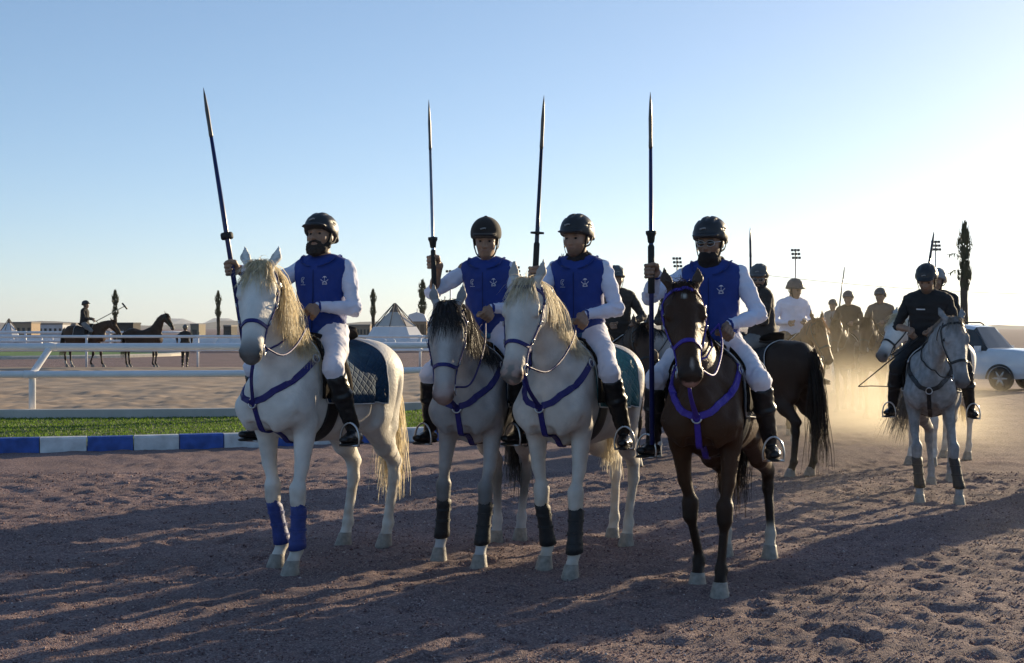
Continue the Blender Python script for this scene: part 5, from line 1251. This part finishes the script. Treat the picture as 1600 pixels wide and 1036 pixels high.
# --- bay horse
P4, T4 = (1.275, 8.62), 17
h4 = horse('bay_horse', 'dark bay horse with purple tack and a small white star, nearest the gravel edge', HG, P4, T4, hooves=hoofs(P4, T4, FR=(1090,916), FL=(1125,932), HR=(1134,868), HL=(1203,870)),
    poll=(.80,-.06,1.83), hyaw=17, hpitch=50, coat='bay', mane_side=1, mane_len=.24, mane_n=900, tack='strap_violet', pad='pad_grey', boots=None, rein_hand=(.20,.06,1.62), ears=.35, seed=4, forelock=.25)
w4 = at(1018, 8.35, CAM_H+(HOR-424)/F_PX*8.35); tip4 = at(1016, 8.35, CAM_H+(HOR-144)/F_PX*8.35); bot4 = at(1019, 8.35, CAM_H+(HOR-695)/F_PX*8.35)
ax4 = np.array([0,0,1.0])
person('person', 'rider with mirrored sunglasses and dark scarf over the chin, on the bay horse', RG, P4, T4, seat=(-.06,-.02,1.49), lean=3, tyaw=0, hyaw=-8, hpitch=6, rh=to_local(w4, P4, T4), raxis=ax4, lh=(.22,.10,1.56), lhint=(-.45,.8,-.4), beard=1, scarf='face', shades=True, bw=.98, saddle=sad(h4), rhint=(-.1,-.7,-.7), skin=(.25,.15,.10))
lance('lance', 'bright blue lance with flared black guard beside the bay horse', bot4, tip4, .595, 'lance_blue', 'cone', r=.0145)

# --- dappled grey with rider in black
BG = 'horses following behind'; BR = 'riders following behind'
P5, T5 = (3.98, 12.95), 19
h5 = horse('dappled_horse', 'dappled grey horse in black tack with black bandages, trotting ahead of the dust', BG, P5, T5, .96, .016, hooves=hoofs(P5, T5, .96, FR=(1437,786), FL=(1499,788), HR=(1455,757), HL=(1485,752)),
    poll=(.78,.22,1.74), hyaw=24, hpitch=66, coat='dapple', mane_side=-1, mane_len=.13, mane_n=500, tack='strap_black', pad='pad_black', boots='boot_black', rein_hand=(.22,-.05,1.60), ears=.75, seed=5, forelock=.3, tail_swing=-.9)
person('person', 'rider dressed all in black with a whip, on the dappled grey horse', BR, P5, T5, .96, .011, seat=(-.04,-.03,1.50), lean=8, tyaw=-6, hyaw=-6, hpitch=22, rh=(.24,-.16,1.60), raxis=(.5,-.6,.5), lh=(.22,-.02,1.60), top='black_cloth', sleeve='black_cloth', legs='black_cloth', beard=1, saddle=sad(h5), roll_sleeve={-1: 0.0, 1: .6}, rhint=(-.5,-.8,-.6), chest_mark=[(-.09,.37,.085)], hmat='helmet')
a, b = at(1434, 12.7, CAM_H-(528-HOR)/F_PX*12.7), at(1341, 12.5, CAM_H-(604-HOR)/F_PX*12.5)
B = MB(); B.tube([(0,0,0), tuple((b-a)*.5), tuple(b-a)], [.009,.007,.005], 6); q = b-a
wr = empty('riding_whip', tuple(a)); tag(wr, 'long thin riding whip held by the black-clad rider', 'whip'); B.build('shaft', M_('strap_black'), wr, True)
MB().tube([tuple(q), tuple(q+np.array([.12,0,.005])), tuple(q+np.array([.28,0,.0])), tuple(q+np.array([.30,0,.03]))], .005, 5).build('lash', M_('strap_black'), wr, True)

# --- the file behind
def mounted(hname, hlabel, rlabel, pos, th, sc, vox, coat, hk, rk):
    h = horse(hname, hlabel, BG, pos, th, sc, vox, coat=coat, **{**dict(tack='strap_black', pad='pad_black', collar=False, mane_n=400, mane_len=.2), **hk})
    return h, person('person', rlabel, BR, pos, th, sc, max(.011, vox*.7), saddle=None, **{**dict(detail=vox < .022, emblem=False), **rk})
mounted('brown_horse', 'brown horse half hidden behind the rump of the pink-nosed white horse', 'rider in brown jacket and grey helmet behind the pink-nosed white horse', (1.33, 16.2), 2, 1.0, .02, 'brown',
    dict(poll=(.82,.16,1.62), hyaw=12, hpitch=60, seed=11), dict(top='brown_cloth', sleeve='brown_cloth', legs='tan_cloth', hmat='helmet_grey', hyaw=10, hpitch=6, rh=(.25,-.12,1.62), lh=(.25,.1,1.62), seat=(-.06,-.10,1.53), chest_mark=[(.06,.36,.03)]))
mounted('grey_horse', 'pale grey horse glimpsed behind the raised arm of the bay rider', 'rider whose helmet shows over the shoulder of the bay rider', (2.1, 17.2), 25, 1.0, .02, 'dark_grey',
    dict(poll=(.80,-.25,1.60), hyaw=-15, hpitch=50, seed=12), dict(top='brown_cloth', sleeve='brown_cloth', legs='tan_cloth', hmat='helmet_grey', seat=(-.06,0,1.50)))
h7, p7 = mounted('bay_horse', 'dark bay horse seen from behind with long black tail and white-marked pad', 'rider in black jacket and sunglasses looking back over the dark bay rump', (2.76, 15.2), 146, 1.0, .017, 'dark_bay',
    dict(poll=(.85,0,1.80), seed=13, tail_len=1.1), dict(top='brown_cloth', sleeve='brown_cloth', legs='grey_cloth', hmat='helmet_grey', tyaw=62, hyaw=128, hpitch=10, beard=2, shades=True, seat=(-.04,0,1.50), rh=(.15,.10,1.66), lh=(.05,.25,1.70), laxis=(1,0,.2), raxis=(1,0,.2), chest_mark=[(.05,.37,.05)]))
mk = MB(); mk.add(*strap(h7['S'], [(-.36,.29,1.14),(-.33,.30,1.17),(-.30,.30,1.12),(-.27,.30,1.16),(-.24,.30,1.15)], .018, .003, .022, 14)); mk.build('pad_mark', M_('mark'), h7['root'])
mounted('chestnut_horse', 'chestnut horse facing the camera behind the dark bay rump', 'rider in white shirt and grey helmet on the chestnut horse', (4.05, 19.6), -8, 1.0, .02, 'chestnut',
    dict(poll=(.80,.05,1.70), hyaw=15, hpitch=60, seed=14), dict(top='white_cloth', sleeve='white_cloth', legs='tan_cloth', hmat='helmet_grey', hyaw=25, hpitch=14, seat=(-.06,0,1.50)))
mounted('white_horse', 'white horse head looking out from behind the black-clad rider', 'rider with pale grey helmet hidden behind the black-clad rider', (5.02, 16.2), 40, 1.0, .018, 'white',
    dict(poll=(.84,-.05,1.72), hyaw=-6, hpitch=42, seed=15, mane_n=500, mane_side=-1), dict(top='black_cloth', sleeve='black_cloth', legs='tan_cloth', hmat='helmet_pale', seat=(-.10,.0,1.50), rh=(.25,-.05,1.72), rhint=(-.3,-.6,-.8)))
mounted('brown_horse', 'brown horse standing in the golden dust under a tan-shirted rider', 'rider in tan shirt riding through the golden dust', (6.55, 24.3), 30, 1.0, .028, 'brown',
    dict(poll=(.86,0,1.75), seed=16), dict(top='tan_cloth', sleeve='tan_cloth', legs='tan_cloth', hmat='helmet_grey', seat=(-.06,0,1.50)))
mounted('brown_horse', 'brown horse next to the white lancer horse in the dust', 'rider in dark shirt between the lancer and the tan-shirted rider', (6.45, 26.2), 22, 1.0, .028, 'brown',
    dict(poll=(.86,-.1,1.72), seed=17), dict(top='brown_cloth', sleeve='brown_cloth', legs='tan_cloth', hmat='helmet_grey', seat=(-.06,0,1.50)))
P9 = (7.75, 33.0)
mounted('white_horse', 'white horse of the far lancer, last of the file in the dust', 'far rider holding a lance on the last white horse', P9, 32, 1.0, .03, 'white',
    dict(poll=(.86,-.1,1.75), seed=18), dict(top='grey_cloth', sleeve='white_cloth', legs='tan_cloth', hmat='helmet_grey', seat=(-.06,0,1.48), rh=(.25,-.32,1.75)))
def far_lance(px0, py0, px1, py1, d, label):
    lance('lance', label, at(px0, d, CAM_H+(HOR-py0)/F_PX*d), at(px1, d, CAM_H+(HOR-py1)/F_PX*d), .3, 'lance_brown', 'cone', r=.017, tip_m='lance_brown')
far_lance(1306, 522, 1320, 414, 32.6, 'dark lance of the far rider in the dust'); far_lance(1441, 480, 1460, 358, 16.0, 'slanting dark lance behind the black-clad rider'); far_lance(1175, 560, 1172, 355, 15.6, 'thin pale lance behind the rider in the dark jacket')

# --- left: polo player, led horse and groom on the far side of the rails
PL = (-17.2, 55.2)
horse('bay_horse', 'bay horse of the polo player beyond the far rails', 'horses beyond the rails', PL, -88, 1.16, .035, coat='brown', tack='strap_brown', pad='pad_black', collar=False, mane_n=120, mane_len=.15, poll=(.90,0,1.62), hpitch=55, seed=21, hooves=dict(FL=(.55,.14), FR=(.25,-.14), HL=(-.75,.15), HR=(-.45,-.15)))
person('person', 'polo player in dark jacket and cap riding beyond the far rails', 'people beyond the rails', PL, -88, 1.16, .02, top='black_cloth', sleeve='black_cloth', legs='grey_cloth', seat=(-.08,0,1.52), rh=(.30,-.12,1.60), raxis=(.85,0,.4), detail=False, saddle=None)
q0 = np.array(PL+(1.68*1.0,)); r0 = empty('polo_mallet', (PL[0]+.36, PL[1], 1.85)); tag(r0, 'polo mallet held up at a slant by the far polo player', 'mallet')
MB().tube([(0,0,0),(1.18,0,.62)], .018, 6).build('shaft', M_('strap_tan'), r0, True); MB().tube([(1.08,0,.74),(1.28,0,.50)], .035, 8).build('head', M_('strap_black'), r0, True)
PB = (-14.75, 54.9)
horse('black_horse', 'black riderless horse with a green halter led beyond the far rails', 'horses beyond the rails', PB, -84, 1.08, .035, coat='dark_bay', tack='band_green', halter=True, saddle=False, collar=False, mane_n=120, mane_len=.15, poll=(.80,0,1.98), hpitch=58, seed=22)
PG = (-13.1, 54.7)
person('person', 'groom in dark clothes walking on foot ahead of the black horse', 'people beyond the rails', PG, 175, 1.0, .02, seat=(0,0,.92), lean=6, base_z=0.0, top='black_cloth', sleeve='black_cloth', legs='black_cloth', helmet='velvet', hmat='helmet_grey', boots='shoe', standing='walk', detail=False,
    legs_pose={1: [(.10,.10,.50),(-.02,.10,.09),(.13,.11,.035)], -1: [(.0,-.10,.50),(-.22,-.10,.13),(-.08,-.11,.05)]}, rh=(.10,-.30,.95), lh=(-.05,.30,.95), rhint=(-1,-.3,0), lhint=(-1,.3,0))

# --- two added horse-and-rider copies, unseen beyond the right frame edge, to shade the gravel
def copy_tree(o, parent=None):
    c = o.copy(); col.objects.link(c); c.parent = parent
    for ch in o.children: copy_tree(ch, c)
    return c
src = {o['label']: o for o in scene.objects if o.parent is None and 'label' in o.keys()}
hs_, rs_ = src['brown horse standing in the golden dust under a tan-shirted rider'], src['rider in tan shirt riding through the golden dust']
for (x, y, th), hl, rl in (((7.0, 15.0, 24), 'unseen added brown horse, a shade caster right of the dappled horse', 'unseen added tan-shirted rider, a shade caster right of the black-clad rider'), ((8.6, 16.6, 30), 'second unseen added brown horse, a shade caster farther right', 'second unseen added tan-shirted rider, a shade caster farthest right')):
    for s_, lb in ((hs_, hl), (rs_, rl)):
        c = copy_tree(s_); c.location = (x, y, s_.location.z); c.rotation_euler = (0, 0, -(pi/2+R(th))); c['label'] = lb

# ------------------------------------------------------------------ dust kicked up by the file, and the air
def dust(name, label, c, r, dens, nscale, seed, g=.55, colr=(.92,.83,.66)):
    S = Shape(); n = 24
    V = []; F = []
    prof = [(.02,-1.0),(.5,-.866),(.866,-.5),(1,0),(.866,.5),(.5,.866),(.02,1.0)]
    B = MB(); B.lathe(prof, n); o = B.build(name, None, None, True); o.location = c; o.scale = r
    m = bpy.data.materials.new(name); m.use_nodes = True; N = m.node_tree.nodes; L = m.node_tree.links; N.clear()
    out = N.new('ShaderNodeOutputMaterial'); pv = N.new('ShaderNodeVolumePrincipled'); pv.inputs['Color'].default_value = (*colr, 1); pv.inputs['Anisotropy'].default_value = g
    tc = N.new('ShaderNodeTexCoord'); ln = N.new('ShaderNodeVectorMath'); ln.operation = 'LENGTH'; L.new(tc.outputs['Object'], ln.inputs[0])
    fo = N.new('ShaderNodeMapRange'); fo.interpolation_type = 'SMOOTHSTEP'; fo.inputs['From Min'].default_value = .98; fo.inputs['From Max'].default_value = .15; L.new(ln.outputs['Value'], fo.inputs['Value'])
    geo = N.new('ShaderNodeNewGeometry'); nz = N.new('ShaderNodeTexNoise'); nz.inputs['Scale'].default_value = nscale; nz.inputs['Detail'].default_value = 2; nz.noise_dimensions = '4D'; nz.inputs['W'].default_value = seed; L.new(geo.outputs['Position'], nz.inputs['Vector'])
    nr = N.new('ShaderNodeMapRange'); nr.inputs['From Min'].default_value = .34; nr.inputs['From Max'].default_value = .72; L.new(nz.outputs['Fac'], nr.inputs['Value'])
    m1 = N.new('ShaderNodeMath'); m1.operation = 'MULTIPLY'; L.new(fo.outputs[0], m1.inputs[0]); L.new(nr.outputs[0], m1.inputs[1])
    m2 = N.new('ShaderNodeMath'); m2.operation = 'MULTIPLY'; m2.inputs[1].default_value = dens; L.new(m1.outputs[0], m2.inputs[0]); L.new(m2.outputs[0], pv.inputs['Density'])
    L.new(pv.outputs[0], out.inputs['Volume']); o.data.materials.append(m)
    return tag(o, label, 'dust', kind='stuff')
dust('dust_cloud', 'golden sunlit dust raised behind the riders at the right', (5.45, 20.5, .35), (2.1, 5.5, 1.05), .46, .5, 1.0)
dust('dust_cloud', 'thin drifting dust hanging round the dark bay rump', (3.6, 18.2, .8), (2.6, 4.2, 2.2), .05, .5, 3.0)
dust('dust_cloud', 'faint dust drifting low over the open gravel', (2.9, 12.0, .1), (2.4, 3.4, .6), .035, .6, 2.0)
# the air itself
hz = MB().box((0, 0, 78.5), (19000, 19000, 163)).build('haze', None)
hm = bpy.data.materials.new('haze'); hm.use_nodes = True; N = hm.node_tree.nodes; N.clear(); o_ = N.new('ShaderNodeOutputMaterial'); v_ = N.new('ShaderNodeVolumePrincipled')
v_.inputs['Color'].default_value = (.78,.87,1.0,1); v_.inputs['Density'].default_value = .00009; v_.inputs['Anisotropy'].default_value = .3
hm.node_tree.links.new(v_.outputs[0], o_.inputs['Volume']); hz.data.materials.append(hm); tag(hz, 'thin pale haze in the desert air', 'haze', kind='stuff')
